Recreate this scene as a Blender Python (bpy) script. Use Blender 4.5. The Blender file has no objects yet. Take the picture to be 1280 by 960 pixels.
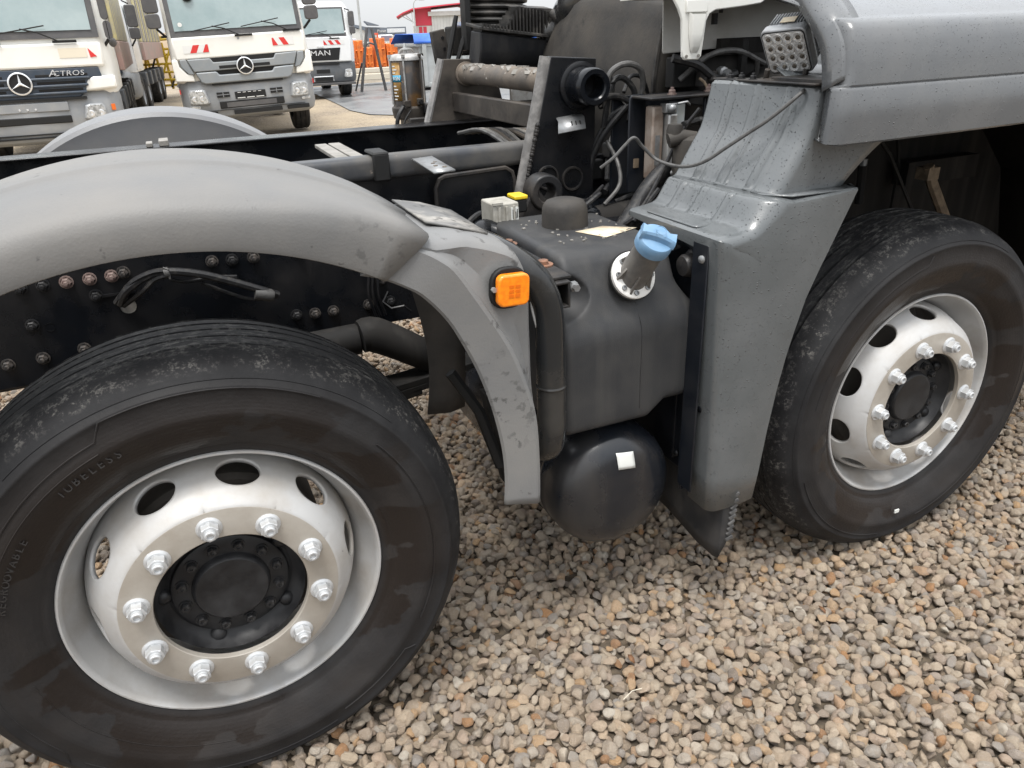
import bpy, bmesh, math, random
import numpy as np
from mathutils import Vector, Matrix, Euler
random.seed(7); rng = np.random.default_rng(7)
S = bpy.context.scene
PI = math.pi
# ------------------------------------------------------------------ camera
cam = bpy.data.objects.new('camera', bpy.data.cameras.new('camera'))
S.collection.objects.link(cam)
CR = [[0.91626, -0.39904, -0.03508], [-0.1991, -0.37766, -0.90429], [0.34759, 0.83555, -0.42549]]
cam.matrix_world = Matrix(((CR[0][0], -CR[1][0], -CR[2][0], 0.0717), (CR[0][1], -CR[1][1], -CR[2][1], -1.2969),
                           (CR[0][2], -CR[1][2], -CR[2][2], 1.4412), (0, 0, 0, 1)))
cam.data.sensor_width = 36.0; cam.data.lens = 26.31
cam.data.clip_start = 0.02; cam.data.clip_end = 3000
S.camera = cam
# ------------------------------------------------------------------ light
SUN_EL, SUN_AZ = 72.0, 215.0
W = bpy.data.worlds.new('World'); S.world = W; W.use_nodes = True
nt = W.node_tree; nt.nodes.clear()
sky = nt.nodes.new('ShaderNodeTexSky'); sky.sky_type = 'NISHITA'; sky.sun_disc = False
sky.sun_elevation = math.radians(SUN_EL); sky.sun_rotation = math.radians(SUN_AZ)
sky.air_density = 1.0; sky.dust_density = 3.0
bw = nt.nodes.new('ShaderNodeRGBToBW')                       # overcast: the cloud layer scatters the blue away
tc = nt.nodes.new('ShaderNodeTexCoord')
cl = nt.nodes.new('ShaderNodeTexNoise'); cl.inputs['Scale'].default_value = 2.2; cl.inputs['Detail'].default_value = 6
cr = nt.nodes.new('ShaderNodeValToRGB')
cr.color_ramp.elements[0].position = .3; cr.color_ramp.elements[0].color = (4.3, 4.42, 4.55, 1)
cr.color_ramp.elements[1].position = .7; cr.color_ramp.elements[1].color = (4.9, 4.98, 5.06, 1)
mx = nt.nodes.new('ShaderNodeMix'); mx.data_type = 'RGBA'; mx.inputs[0].default_value = .86
bg = nt.nodes.new('ShaderNodeBackground'); bg.inputs['Strength'].default_value = .085
wo = nt.nodes.new('ShaderNodeOutputWorld')
L = nt.links.new
L(tc.outputs['Generated'], cl.inputs['Vector']); L(cl.outputs['Fac'], cr.inputs['Fac'])
# overcast sky: the zenith is brighter than the horizon (standard overcast distribution)
sx_ = nt.nodes.new('ShaderNodeSeparateXYZ'); L(tc.outputs['Generated'], sx_.inputs[0])
mr = nt.nodes.new('ShaderNodeMapRange'); mr.inputs[1].default_value = 0.0; mr.inputs[2].default_value = 1.0; mr.inputs[3].default_value = 1.0; mr.inputs[4].default_value = 3.0; L(sx_.outputs[2], mr.inputs[0])
vm = nt.nodes.new('ShaderNodeVectorMath'); vm.operation = 'SCALE'; L(cr.outputs['Color'], vm.inputs[0]); L(mr.outputs[0], vm.inputs['Scale'])
L(sky.outputs['Color'], mx.inputs[6]); L(vm.outputs[0], mx.inputs[7]); L(mx.outputs[2], bg.inputs['Color'])
L(bg.outputs['Background'], wo.inputs['Surface'])
sl = bpy.data.lights.new('sun', 'SUN'); sl.energy = 1.5; sl.angle = math.radians(18); sl.color = (1, .97, .93)
so = bpy.data.objects.new('sun', sl); S.collection.objects.link(so)
el, az = math.radians(SUN_EL), math.radians(SUN_AZ)
sd = Vector((math.sin(az) * math.cos(el), math.cos(az) * math.cos(el), math.sin(el)))
so.rotation_euler = (-sd).to_track_quat('-Z', 'Y').to_euler()
S.view_settings.view_transform = 'Standard'; S.view_settings.look = 'None'
S.view_settings.exposure = 1.2; S.view_settings.gamma = 1.0
S.cycles.max_bounces = 8

# ------------------------------------------------------------------ materials
class NT:
    def __init__(s, name):
        s.m = bpy.data.materials.new(name); s.m.use_nodes = True
        s.t = s.m.node_tree; s.b = s.t.nodes['Principled BSDF']; s.co = None
    def n(s, typ, **kw):
        nd = s.t.nodes.new('ShaderNode' + typ)
        for k, v in kw.items(): setattr(nd, k, v)
        return nd
    def link(s, a, b): s.t.links.new(a, b)
    def set(s, nd, key, val):
        if hasattr(val, 'is_linked') or isinstance(val, bpy.types.NodeSocket): s.link(val, nd.inputs[key])
        else: nd.inputs[key].default_value = val
    def coord(s):
        if s.co is None: s.co = s.n('TexCoord').outputs['Object']
        return s.co
    def noise(s, scale, detail=4, rough=.55, vec=None, stretch=None):
        nd = s.n('TexNoise'); v = vec or s.coord()
        if stretch:
            mp = s.n('Mapping'); mp.inputs['Scale'].default_value = stretch; s.link(v, mp.inputs['Vector']); v = mp.outputs[0]
        s.link(v, nd.inputs['Vector'])
        nd.inputs['Scale'].default_value = scale; nd.inputs['Detail'].default_value = detail; nd.inputs['Roughness'].default_value = rough
        return nd.outputs['Fac']
    def ramp(s, fac, a, b, ca=0.0, cb=1.0):
        nd = s.n('MapRange'); s.set(nd, 0, fac)
        for i, v in zip((1, 2, 3, 4), (a, b, ca, cb)): nd.inputs[i].default_value = v
        nd.clamp = True
        return nd.outputs[0]
    def mix(s, fac, a, b):
        nd = s.n('Mix'); nd.data_type = 'RGBA'
        s.set(nd, 0, fac)
        for k, v in ((6, a), (7, b)):
            if isinstance(v, tuple): v = v if len(v) == 4 else v + (1,)
            s.set(nd, k, v)
        return nd.outputs[2]
    def math(s, op, a, b=0.0, c=None):
        nd = s.n('Math', operation=op); s.set(nd, 0, a); s.set(nd, 1, b)
        if c is not None: s.set(nd, 2, c)
        return nd.outputs[0]
    def bump(s, h, strength=.3, dist=.002, prev=None):
        nd = s.n('Bump'); nd.inputs['Strength'].default_value = strength; nd.inputs['Distance'].default_value = dist
        s.link(h, nd.inputs['Height'])
        if prev: s.link(prev, nd.inputs['Normal'])
        return nd.outputs[0]

def M(name, c1, c2=None, scale=6, thr=(.42, .62), amt=1.0, rough=.5, rough2=None, metal=0.0, bump=0.0, bscale=80,
      c3=None, scale3=60, thr3=(.6, .68), drops=0, coat=0.0, stretch=None, streak=None, spec=None, blot=()):
    t = NT(name); b = t.b; col = c1 + (1,)
    b.inputs['Specular IOR Level'].default_value = spec if spec is not None else (.3 if max(c1) < .06 else .5)
    b.inputs['Metallic'].default_value = metal; b.inputs['Roughness'].default_value = rough
    if coat: b.inputs['Coat Weight'].default_value = coat; b.inputs['Coat Roughness'].default_value = .12
    nrm = None; rsock = rough
    if c2:
        f = t.ramp(t.noise(scale, 7, .6, stretch=stretch), thr[0], thr[1], 0, amt)
        col = t.mix(f, c1, c2)
        if rough2 is not None: rsock = t.ramp(f, 0, 1, rough, rough2)
    if streak:
        f = t.ramp(t.noise(22, 3, .5, stretch=(1, 1, .06)), .5, .72, 0, streak[3])
        col = t.mix(f, col, streak[:3])
    if c3:
        f3 = t.ramp(t.noise(scale3, 5, .6), thr3[0], thr3[1])
        col = t.mix(f3, col, c3)
    for (bc, br) in blot:                                          # splashes that dried in one place
        vm = t.n('VectorMath', operation='DISTANCE'); t.link(t.coord(), vm.inputs[0]); vm.inputs[1].default_value = bc
        bm_ = t.math('MULTIPLY', t.ramp(vm.outputs['Value'], br, br * .45), t.ramp(t.noise(48, 3, .5), .57, .64, 0, .6))
        col = t.mix(bm_, col, (.075, .074, .072))
    if bump:
        nrm = t.bump(t.noise(bscale, 4), bump, .002)
    if drops:
        for sc, seed in ((150.0, 0), (240.0, 3.7)):
            v = t.n('TexVoronoi'); v.feature = 'F1'; v.inputs['Scale'].default_value = sc
            mp = t.n('Mapping'); mp.inputs['Location'].default_value = (seed, seed, seed)
            t.link(t.coord(), mp.inputs['Vector']); t.link(mp.outputs[0], v.inputs['Vector'])
            sp = t.n('SeparateColor'); t.link(v.outputs['Color'], sp.inputs[0])
            rad = t.math('MULTIPLY', t.math('POWER', sp.outputs[0], 2.4), .30 * drops)
            h = t.math('MAXIMUM', t.math('SUBTRACT', rad, v.outputs['Distance']), 0.0)
            mask = t.ramp(h, 0.0, .02)
            col = t.mix(t.math('MULTIPLY', mask, .28), col, (.012, .014, .016))
            rsock = t.ramp(mask, 0, 1, 0, 1) if False else rsock
            nrm = t.bump(h, 1.0, .012, nrm)
    t.set(b, 'Base Color', col)
    if not isinstance(rsock, float): t.set(b, 'Roughness', rsock)
    if nrm: t.link(nrm, b.inputs['Normal'])
    return t.m

def tyre_mat():
    t = NT('tyre_rubber'); b = t.b
    sp = t.n('SeparateXYZ'); t.link(t.coord(), sp.inputs[0])
    x, y, z = sp.outputs
    r = t.math('SQRT', t.math('ADD', t.math('MULTIPLY', x, x), t.math('MULTIPLY', z, z)))
    col = t.mix(t.ramp(t.noise(9, 5), .35, .7), (.012, .012, .013), (.024, .024, .025))
    # dried brown dust on the inner half of the sidewall, with wet patches where it was washed off
    inner = t.math('MULTIPLY', t.ramp(r, .455, .365), t.ramp(r, .295, .315))
    dust = t.math('MULTIPLY', inner, t.ramp(t.noise(5.0, 6, .6), .34, .62, .2, .75))
    col = t.mix(dust, col, (.034, .029, .026))
    wet = t.ramp(t.noise(3.3, 5, .5, stretch=(1, 1, 1.7)), .50, .512)
    wetm = t.math('MULTIPLY', inner, wet)
    col = t.mix(t.math('MULTIPLY', wetm, .75), col, (.016, .012, .010))
    # scuffed pale dirt along the shoulder and on the tread
    band = t.math('MULTIPLY', t.ramp(r, .459, .471), t.ramp(y, .085, .01))
    n1 = t.noise(38, 7, .72); n2 = t.noise(9, 3)
    n1b = t.noise(130, 6, .75)
    sc = t.math('MULTIPLY', t.ramp(t.math('ADD', t.math('MULTIPLY', n1, .5), t.math('MULTIPLY', n1b, .5)), .52, .60), t.ramp(n2, .36, .58, .1, 1))
    col = t.mix(t.math('MULTIPLY', band, sc), col, (.13, .124, .115))
    tr = t.ramp(r, .483, .490)
    sc2 = t.math('MULTIPLY', t.ramp(t.noise(75, 7, .75, stretch=(.6, 1.5, .6)), .50, .60, 0, .65), t.ramp(t.noise(7, 3), .38, .6, .15, 1))
    col = t.mix(t.math('MULTIPLY', tr, sc2), col, (.16, .155, .145))
    t.link(col, b.inputs['Base Color'])
    rg = t.mix(wetm, (.62, .62, .62), (.30, .30, .30))
    t.link(rg, b.inputs['Roughness'])
    n = t.bump(t.noise(120, 5, .6), .25, .002)
    n = t.bump(t.noise(34, 6, .7), .35, .004, n)
    wv = t.math('SINE', t.math('MULTIPLY', r, 900.0))
    n = t.bump(t.math('MULTIPLY', wv, t.ramp(r, .44, .40)), .05, .001, n)
    t.link(n, b.inputs['Normal']); b.inputs['Specular IOR Level'].default_value = .2
    return t.m

def stone_mat():
    t = NT('gravel_stone'); b = t.b
    oi = t.n('ObjectInfo')
    rp = t.n('ValToRGB'); e = rp.color_ramp.elements
    cols = [(0, (.28, .235, .20)), (.1, (.47, .375, .285)), (.24, (.60, .475, .345)), (.38, (.50, .43, .35)), (.5, (.64, .52, .38)),
            (.62, (.57, .43, .32)), (.72, (.38, .345, .31)), (.82, (.66, .57, .46)), (.90, (.60, .375, .19)), (.95, (.70, .64, .54)), (.98, (.50, .26, .11)), (1, (.42, .25, .15))]
    e[0].position, e[0].color = cols[0][0], cols[0][1] + (1,)
    e[1].position, e[1].color = cols[-1][0], cols[-1][1] + (1,)
    for p, c in cols[1:-1]:
        q = e.new(p); q.color = c + (1,)
    t.link(oi.outputs['Random'], rp.inputs[0])
    n1 = t.noise(1.6, 6, .65); n2 = t.noise(5.5, 7, .75)
    col = t.mix(t.ramp(n1, .42, .68, 0, .4), rp.outputs[0], (.40, .285, .185))
    col = t.mix(t.ramp(n2, .54, .66, 0, .45), col, (.66, .61, .53))
    col = t.mix(t.ramp(n2, .43, .33, 0, .5), col, (.17, .135, .105))
    t.link(col, b.inputs['Base Color']); b.inputs['Roughness'].default_value = .8
    t.link(t.bump(n2, .7, .12), b.inputs['Normal'])
    return t.m

def ground_mat():
    t = NT('gravel_bed'); b = t.b
    v = t.n('TexVoronoi'); v.inputs['Scale'].default_value = 34; t.link(t.coord(), v.inputs['Vector'])
    sp = t.n('SeparateColor'); t.link(v.outputs['Color'], sp.inputs[0])
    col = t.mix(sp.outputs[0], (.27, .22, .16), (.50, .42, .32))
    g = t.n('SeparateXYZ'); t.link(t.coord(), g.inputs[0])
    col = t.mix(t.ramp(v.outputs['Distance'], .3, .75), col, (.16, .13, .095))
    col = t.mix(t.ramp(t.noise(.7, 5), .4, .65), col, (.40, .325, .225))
    col = t.mix(t.ramp(g.outputs[1], 3.3, 4.6, .92, 0), col, (.045, .036, .028))  # near bed darkened: shade in the gaps between stones put into its colour
    # bare earth a little further off
    col = t.mix(t.ramp(t.noise(26, 6, .8), .38, .62, .45, 0), col, (.20, .15, .095))
    far = t.ramp(t.math('ADD', g.outputs[1], t.math('MULTIPLY', t.noise(.4, 4), 8.0)), 27, 34)
    dirt = t.mix(t.ramp(t.noise(.9, 6), .38, .62), (.30, .245, .18), (.17, .145, .11))
    col = t.mix(far, col, dirt)
    t.link(col, b.inputs['Base Color']); b.inputs['Roughness'].default_value = .9
    t.link(t.bump(v.outputs['Distance'], .8, .02), b.inputs['Normal'])
    return t.m

m_tyre = tyre_mat(); m_stone = stone_mat(); m_ground = ground_mat()
m_rim = M('silver_wheel_paint', (.46, .46, .455), (.33, .30, .265), 7, (.44, .70), .85, .48, .65, metal=.2, bump=.12, bscale=150, c3=(.2, .19, .18), scale3=110, thr3=(.70, .76))
m_disc = M('silver_disc_paint', (.49, .49, .485), (.36, .325, .28), 5, (.43, .68), .8, .48, .64, metal=.2, bump=.12, bscale=170, c3=(.22, .21, .2), scale3=90, thr3=(.7, .76))
m_ring = M('worn_disc_face', (.41, .38, .335), (.31, .275, .23), 9, (.4, .65), .8, .45, .6, metal=.3, bump=.15, bscale=140, c3=(.24, .2, .17), scale3=60, thr3=(.68, .74))
m_nut = M('silver_nut_paint', (.54, .55, .555), (.36, .34, .32), 60, (.55, .75), .6, .34, .5, metal=.4, bump=.1, bscale=300)
m_hub = M('black_hub_paint', (.012, .012, .013), (.03, .03, .031), 14, (.4, .65), 1, .36, .55, bump=.15, bscale=60)
m_boltb = M('black_bolt_paint', (.016, .016, .017), (.05, .048, .046), 60, (.5, .7), 1, .4, .6)
m_blk = M('black_chassis_paint', (.005, .006, .008), (.016, .015, .015), 5, (.45, .7), 1, .22, .5, bump=.08, bscale=40, c3=(.05, .045, .04), scale3=190, thr3=(.72, .76))
m_blkd = M('dusty_black_paint', (.016, .016, .017), (.055, .047, .040), 7, (.42, .66), 1, .38, .7, bump=.25, bscale=70, c3=(.10, .09, .075), scale3=150, thr3=(.66, .72))
m_navy = M('navy_black_paint', (.008, .010, .014), (.018, .019, .022), 9, (.45, .7), 1, .28, .5, bump=.06, bscale=60)
m_deep = M('grimy_black_underside', (.008, .008, .008), (.016, .014, .012), 6, (.4, .7), 1, .75, .85, bump=.2, bscale=30, streak=(.035, .032, .028, .6))
m_plas = M('black_tank_plastic', (.031, .032, .034), (.042, .0415, .041), 14, (.4, .7), 1, .46, .6, bump=.22, bscale=420, c3=(.09, .088, .085), scale3=75, thr3=(.74, .80), streak=(.062, .060, .057, .5))
m_pipe = M('gloss_black_tube', (.018, .019, .020), (.035, .033, .03), 8, (.5, .7), 1, .16, .5, bump=.05, bscale=70, coat=.4)
m_airt = M('air_tank_paint', (.010, .012, .016), (.026, .025, .025), 6, (.45, .68), 1, .22, .42, coat=.15, spec=.5, bump=.04, bscale=40, streak=(.035, .032, .03, .5))
m_fend = M('weathered_grey_plastic', (.135, .134, .131), (.18, .172, .16), 3.2, (.40, .66), .9, .50, .68, bump=.22, bscale=260, c3=(.088, .086, .083), scale3=22, thr3=(.665, .70), blot=(((.345, -.06, 1.115), .075),))
m_fenf = M('stained_grey_plastic', (.155, .156, .156), (.195, .19, .18), 4, (.40, .66), .9, .5, .66, bump=.22, bscale=260, c3=(.085, .083, .08), scale3=24, thr3=(.62, .67), blot=(((.580, -.06, .78), .13),))
m_fard = M('far_grey_plastic', (.15, .152, .157), (.18, .175, .168), 4, (.45, .7), .8, .42, .6, bump=.15, bscale=200, c3=(.15, .145, .14), scale3=20, thr3=(.68, .76))
m_step = M('wet_grey_fairing', (.088, .096, .099), (.108, .115, .118), 6, (.4, .65), 1, .28, .42, coat=.5, bump=.15, bscale=360, drops=1.15, c3=(.075, .078, .08), scale3=9, thr3=(.62, .8))
m_cab = M('wet_grey_cab_paint', (.105, .110, .115), (.125, .128, .13), 8, (.4, .65), 1, .22, .34, bump=.10, bscale=380, drops=.95, coat=.3)
m_white = M('white_cab_paint', (.74, .735, .69), (.62, .60, .53), 6, (.5, .75), .6, .33, .5, bump=.05, bscale=80, c3=(.35, .31, .26), scale3=55, thr3=(.74, .8))
m_offw = M('greyish_white_primer', (.50, .49, .46), (.38, .36, .32), 7, (.45, .7), .8, .5, .7, bump=.1)
m_rub = M('dusty_rubber_cover', (.030, .028, .026), (.062, .055, .047), 5, (.38, .62), 1, .6, .8, bump=.35, bscale=110, c3=(.022, .021, .02), scale3=12, thr3=(.6, .75))
m_bel = M('dusty_black_bellows', (.022, .021, .020), (.085, .078, .070), 18, (.45, .65), .9, .5, .75, bump=.2, bscale=90)
m_rust = M('rusty_tube_steel', (.085, .073, .062), (.15, .122, .095), 10, (.4, .62), 1, .6, .75, bump=.6, bscale=45, c3=(.42, .39, .35), scale3=42, thr3=(.66, .70))
m_bolt = M('rusty_bolt_steel', (.22, .105, .06), (.12, .07, .05), 70, (.4, .6), 1, .65, .8, bump=.3)
m_boltg = M('dusty_bolt_steel', (.03, .028, .027), (.085, .072, .062), 80, (.45, .65), 1, .5, .7)
m_brown = M('muddy_plastic', (.080, .070, .060), (.052, .047, .042), 9, (.4, .65), 1, .8, .85, bump=.4, bscale=60)
m_cable = M('black_cable', (.016, .016, .017), (.05, .047, .043), 60, (.5, .7), 1, .45, .65, bump=.25, bscale=240)
m_cableg = M('grey_cable', (.085, .083, .08), (.045, .043, .041), 40, (.45, .65), 1, .5, .65)
m_cableW = M('pale_cable', (.55, .55, .54), rough=.5)
m_alu = M('dull_aluminium', (.42, .42, .41), (.25, .23, .21), 25, (.45, .65), 1, .4, .6, metal=.6, bump=.2)
m_alub = M('grimy_module_casing', (.22, .165, .13), (.32, .27, .23), 25, (.4, .6), 1, .5, .65, metal=.3, bump=.2)
m_galv = M('galvanised_plate', (.27, .28, .285), (.19, .19, .19), 30, (.4, .6), 1, .35, .5, metal=.5, bump=.1, c3=(.35, .2, .12), scale3=70, thr3=(.7, .75))
m_slat = M('pale_grey_slat', (.25, .235, .215), (.17, .16, .14), 18, (.4, .6), 1, .6, bump=.2)
m_beam = M('worn_grey_black_beam', (.045, .048, .054), (.085, .08, .073), 7, (.42, .64), 1, .32, .6, bump=.2, bscale=60, c3=(.26, .22, .18), scale3=45, thr3=(.70, .74))
m_beige = M('beige_valve_casing', (.36, .345, .305), (.25, .235, .2), 30, (.45, .65), 1, .55, bump=.1)
m_yel = M('yellow_plastic', (.72, .50, .02), rough=.45)
m_blue = M('faded_blue_cap', (.13, .245, .38), (.175, .285, .41), 30, (.4, .65), 1, .42, .55, bump=.12, bscale=300)
m_neck = M('grey_neck_plastic', (.15, .14, .125), (.10, .095, .09), 30, (.4, .65), 1, .55, bump=.2)
m_whitep = M('white_plastic', (.70, .69, .66), (.5, .48, .45), 60, (.5, .7), .7, .5)
m_paper = M('dirty_paper_label', (.66, .57, .42), (.50, .38, .24), 40, (.5, .66), 1, .7, c3=(.25, .2, .15), scale3=160, thr3=(.66, .7))
m_stick = M('white_reflective_sticker', (.66, .67, .64), rough=.4)
m_orange = M('orange_lens', (.93, .27, .005), (.85, .21, .003), 120, (.4, .6), 1, .22, bump=.2, bscale=300, coat=.6)
m_orand = M('orange_lens_core', (.70, .14, .003), rough=.3)
m_flap = M('black_rubber_flap', (.022, .023, .025), (.045, .043, .042), 12, (.45, .65), 1, .5, .65, bump=.2, streak=(.055, .053, .05, .6))
m_flape = M('scuffed_rubber_edge', (.09, .088, .085), (.035, .035, .035), 45, (.4, .6), 1, .7, bump=.5, bscale=90)
m_lamp = M('lamp_grey_casting', (.30, .31, .32), (.2, .2, .2), 25, (.45, .7), 1, .42, .55, metal=.3, bump=.15)
m_chrome = M('lamp_reflector_chrome', (.80, .80, .79), (.62, .61, .6), 60, (.5, .7), .5, .2, .35, metal=.6)
m_led = M('led_eye', (.10, .085, .07), (.3, .27, .22), 120, (.5, .7), 1, .15, metal=.3)
m_sooty = M('sooty_steel', (.030, .026, .023), (.068, .058, .048), 8, (.4, .6), 1, .45, .7, bump=.4, bscale=60)
m_amber = M('grease_amber', (.13, .07, .025), (.034, .029, .026), 11, (.33, .50), 1, .25, .5, coat=.5, c3=(.5, .27, .07), scale3=16, thr3=(.64, .74))
m_ambl = M('yellow_scale_label', (.42, .24, .06), (.20, .115, .04), 40, (.4, .65), 1, .5)
m_blabel = M('blue_label', (.02, .26, .42), rough=.4)
m_tan = M('tan_rusty_strut', (.20, .15, .10), (.12, .09, .06), 30, (.4, .6), 1, .75, bump=.4)
m_black = M('matt_black', (.012, .012, .012), rough=.6)
m_lett = M('raised_rubber_lettering', (.024, .022, .021), rough=.5)

# ------------------------------------------------------------------ mesh helpers
class MB:
    def __init__(s): s.v = []; s.f = []
    def add(s, v, f, mtx=None):
        o = len(s.v)
        s.v += [tuple(mtx @ Vector(p)) for p in v] if mtx is not None else [tuple(p) for p in v]
        s.f += [tuple(i + o for i in q) for q in f]
        return s
    def box(s, c, d, rot=None, mtx=None):
        x, y, z = d[0] / 2, d[1] / 2, d[2] / 2
        v = [(a * x, b * y, e * z) for a in (-1, 1) for b in (-1, 1) for e in (-1, 1)]
        f = [(0, 1, 3, 2), (4, 6, 7, 5), (0, 4, 5, 1), (2, 3, 7, 6), (0, 2, 6, 4), (1, 5, 7, 3)]
        m = Matrix.Translation(c)
        if rot: m = m @ Euler(rot).to_matrix().to_4x4()
        if mtx is not None: m = mtx @ m
        return s.add(v, f, m)
    def bx(s, x0, x1, y0, y1, z0, z1, mtx=None):
        return s.box(((x0 + x1) / 2, (y0 + y1) / 2, (z0 + z1) / 2), (abs(x1 - x0), abs(y1 - y0), abs(z1 - z0)), mtx=mtx)
    def prism(s, poly, axis, a, b, mtx=None):
        n = len(poly)
        g = {'x': lambda u, w, t: (t, u, w), 'y': lambda u, w, t: (u, t, w), 'z': lambda u, w, t: (u, w, t)}[axis]
        v = [g(u, w, a) for u, w in poly] + [g(u, w, b) for u, w in poly]
        f = [tuple(range(n))[::-1], tuple(range(n, 2 * n))] + [(i, (i + 1) % n, n + (i + 1) % n, n + i) for i in range(n)]
        return s.add(v, f, mtx)
    def tube(s, path, r, n=8, cap=True, smooth=0):
        P = [Vector(p) for p in path]
        if smooth: P = catmull(P, smooth)
        m = len(P); R = r if isinstance(r, (list, tuple)) else [r] * m
        if len(R) != m: R = list(np.interp(np.linspace(0, 1, m), np.linspace(0, 1, len(R)), R))
        t0 = (P[1] - P[0]).normalized(); u = t0.orthogonal().normalized(); v = []
        for i in range(m):
            t = (P[min(i + 1, m - 1)] - P[max(i - 1, 0)]).normalized()
            u = (u - t * u.dot(t)).normalized(); w = t.cross(u)
            for k in range(n):
                a = 2 * PI * k / n
                v.append(P[i] + (u * math.cos(a) + w * math.sin(a)) * R[i])
        f = [(i * n + k, i * n + (k + 1) % n, (i + 1) * n + (k + 1) % n, (i + 1) * n + k) for i in range(m - 1) for k in range(n)]
        if cap: f += [tuple(range(n))[::-1], tuple(range((m - 1) * n, m * n))]
        return s.add(v, f)
    def lathe(s, prof, n, o=(0, 0, 0), ax=(0, 1, 0), a0=0.0, a1=2 * PI, closed=False):
        ax = Vector(ax).normalized(); u = Vector((1, 0, 0))
        if abs(ax.dot(u)) > .9: u = Vector((0, 0, 1))
        u = (u - ax * u.dot(ax)).normalized(); w = u.cross(ax); o = Vector(o)   # for ax=+y, u=+x, w=+z
        full = abs(a1 - a0 - 2 * PI) < 1e-6; m = n if full else n + 1; k = len(prof); v = []
        for i in range(m):
            a = a0 + (a1 - a0) * i / n; d = u * math.cos(a) + w * math.sin(a)
            for r, h in prof: v.append(o + d * r + ax * h)
        f = []
        kk = k if closed else k - 1
        for i in range(n):
            j = (i + 1) % m
            for q in range(kk):
                q2 = (q + 1) % k
                f.append((i * k + q, j * k + q, j * k + q2, i * k + q2))
        return s.add(v, f)
    def loft(s, rows, closed=False, cap=False):
        n = len(rows[0]); m = len(rows); v = [p for r in rows for p in r]
        f = [(i * n + k, i * n + (k + 1) % n, (i + 1) * n + (k + 1) % n, (i + 1) * n + k) for i in range(m - 1) for k in range(n if closed else n - 1)]
        if cap: f += [tuple(range(n))[::-1], tuple(range((m - 1) * n, m * n))]
        return s.add(v, f)
    def ball(s, c, r, seg=10, rings=6, sq=(1, 1, 1)):
        v = [(c[0], c[1], c[2] + r * sq[2])]; f = []
        for i in range(1, rings):
            a = PI * i / rings
            for k in range(seg):
                b = 2 * PI * k / seg
                v.append((c[0] + r * sq[0] * math.sin(a) * math.cos(b), c[1] + r * sq[1] * math.sin(a) * math.sin(b), c[2] + r * sq[2] * math.cos(a)))
        v.append((c[0], c[1], c[2] - r * sq[2]))
        for k in range(seg): f.append((0, 1 + k, 1 + (k + 1) % seg))
        for i in range(rings - 2):
            for k in range(seg):
                f.append((1 + i * seg + k, 1 + (i + 1) * seg + k, 1 + (i + 1) * seg + (k + 1) % seg, 1 + i * seg + (k + 1) % seg))
        e = len(v) - 1; b0 = 1 + (rings - 2) * seg
        for k in range(seg): f.append((b0 + k, e, b0 + (k + 1) % seg))
        return s.add(v, f)
    def mesh(s, name, mat, angle=38, weld=0, flip=True):
        me = bpy.data.meshes.new(name); me.from_pydata(s.v, [], s.f)
        bm = bmesh.new(); bm.from_mesh(me)
        if weld: bmesh.ops.remove_doubles(bm, verts=bm.verts, dist=weld)
        if flip: bmesh.ops.recalc_face_normals(bm, faces=bm.faces)
        bm.to_mesh(me); bm.free()
        if mat: me.materials.append(mat)
        me.polygons.foreach_set('use_smooth', [True] * len(me.polygons))
        me.set_sharp_from_angle(angle=math.radians(angle))
        return me
    def build(s, name, mat, parent=None, bevel=0, solid=0, angle=38, weld=0, loc=None, seg=2, offset=0.0):
        o = bpy.data.objects.new(name, s.mesh(name, mat, angle, weld)); S.collection.objects.link(o)
        if parent is not None: o.parent = parent
        if loc: o.location = loc
        if solid:
            md = o.modifiers.new('solid', 'SOLIDIFY'); md.thickness = solid; md.offset = offset
        if bevel:
            md = o.modifiers.new('bevel', 'BEVEL'); md.width = bevel; md.segments = seg; md.limit_method = 'ANGLE'; md.angle_limit = math.radians(40)
            md.harden_normals = False
        return o

def catmull(P, k):
    out = []
    Q = [P[0] * 2 - P[1]] + list(P) + [P[-1] * 2 - P[-2]]
    for i in range(1, len(Q) - 2):
        a, b, c, d = Q[i - 1], Q[i], Q[i + 1], Q[i + 2]
        for j in range(k):
            t = j / k
            out.append(.5 * ((2 * b) + (c - a) * t + (2 * a - 5 * b + 4 * c - d) * t * t + (3 * b - a - 3 * c + d) * t ** 3))
    out.append(P[-1]); return out
def inst(me, name, parent, mtx):
    o = bpy.data.objects.new(name, me); S.collection.objects.link(o); o.parent = parent; o.matrix_local = mtx
    return o
def empty(name, loc=(0, 0, 0), rot=(0, 0, 0)):
    o = bpy.data.objects.new(name, None); S.collection.objects.link(o); o.location = loc; o.rotation_euler = rot
    o.empty_display_size = .2
    return o
def tag(o, label=None, cat=None, group=None, kind=None):
    for k, v in (('label', label), ('category', cat), ('group', group), ('kind', kind)):
        if v: o[k] = v
    return o
def rrect(w, h, r, n=5, cx=0, cy=0):
    p = []
    for sx, sy, a0 in ((1, 1, 0), (-1, 1, 90), (-1, -1, 180), (1, -1, 270)):
        for i in range(n + 1):
            a = math.radians(a0 + 90 * i / n)
            p.append((cx + sx * (w / 2 - r) + r * math.cos(a), cy + sy * (h / 2 - r) + r * math.sin(a)))
    return p
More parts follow.
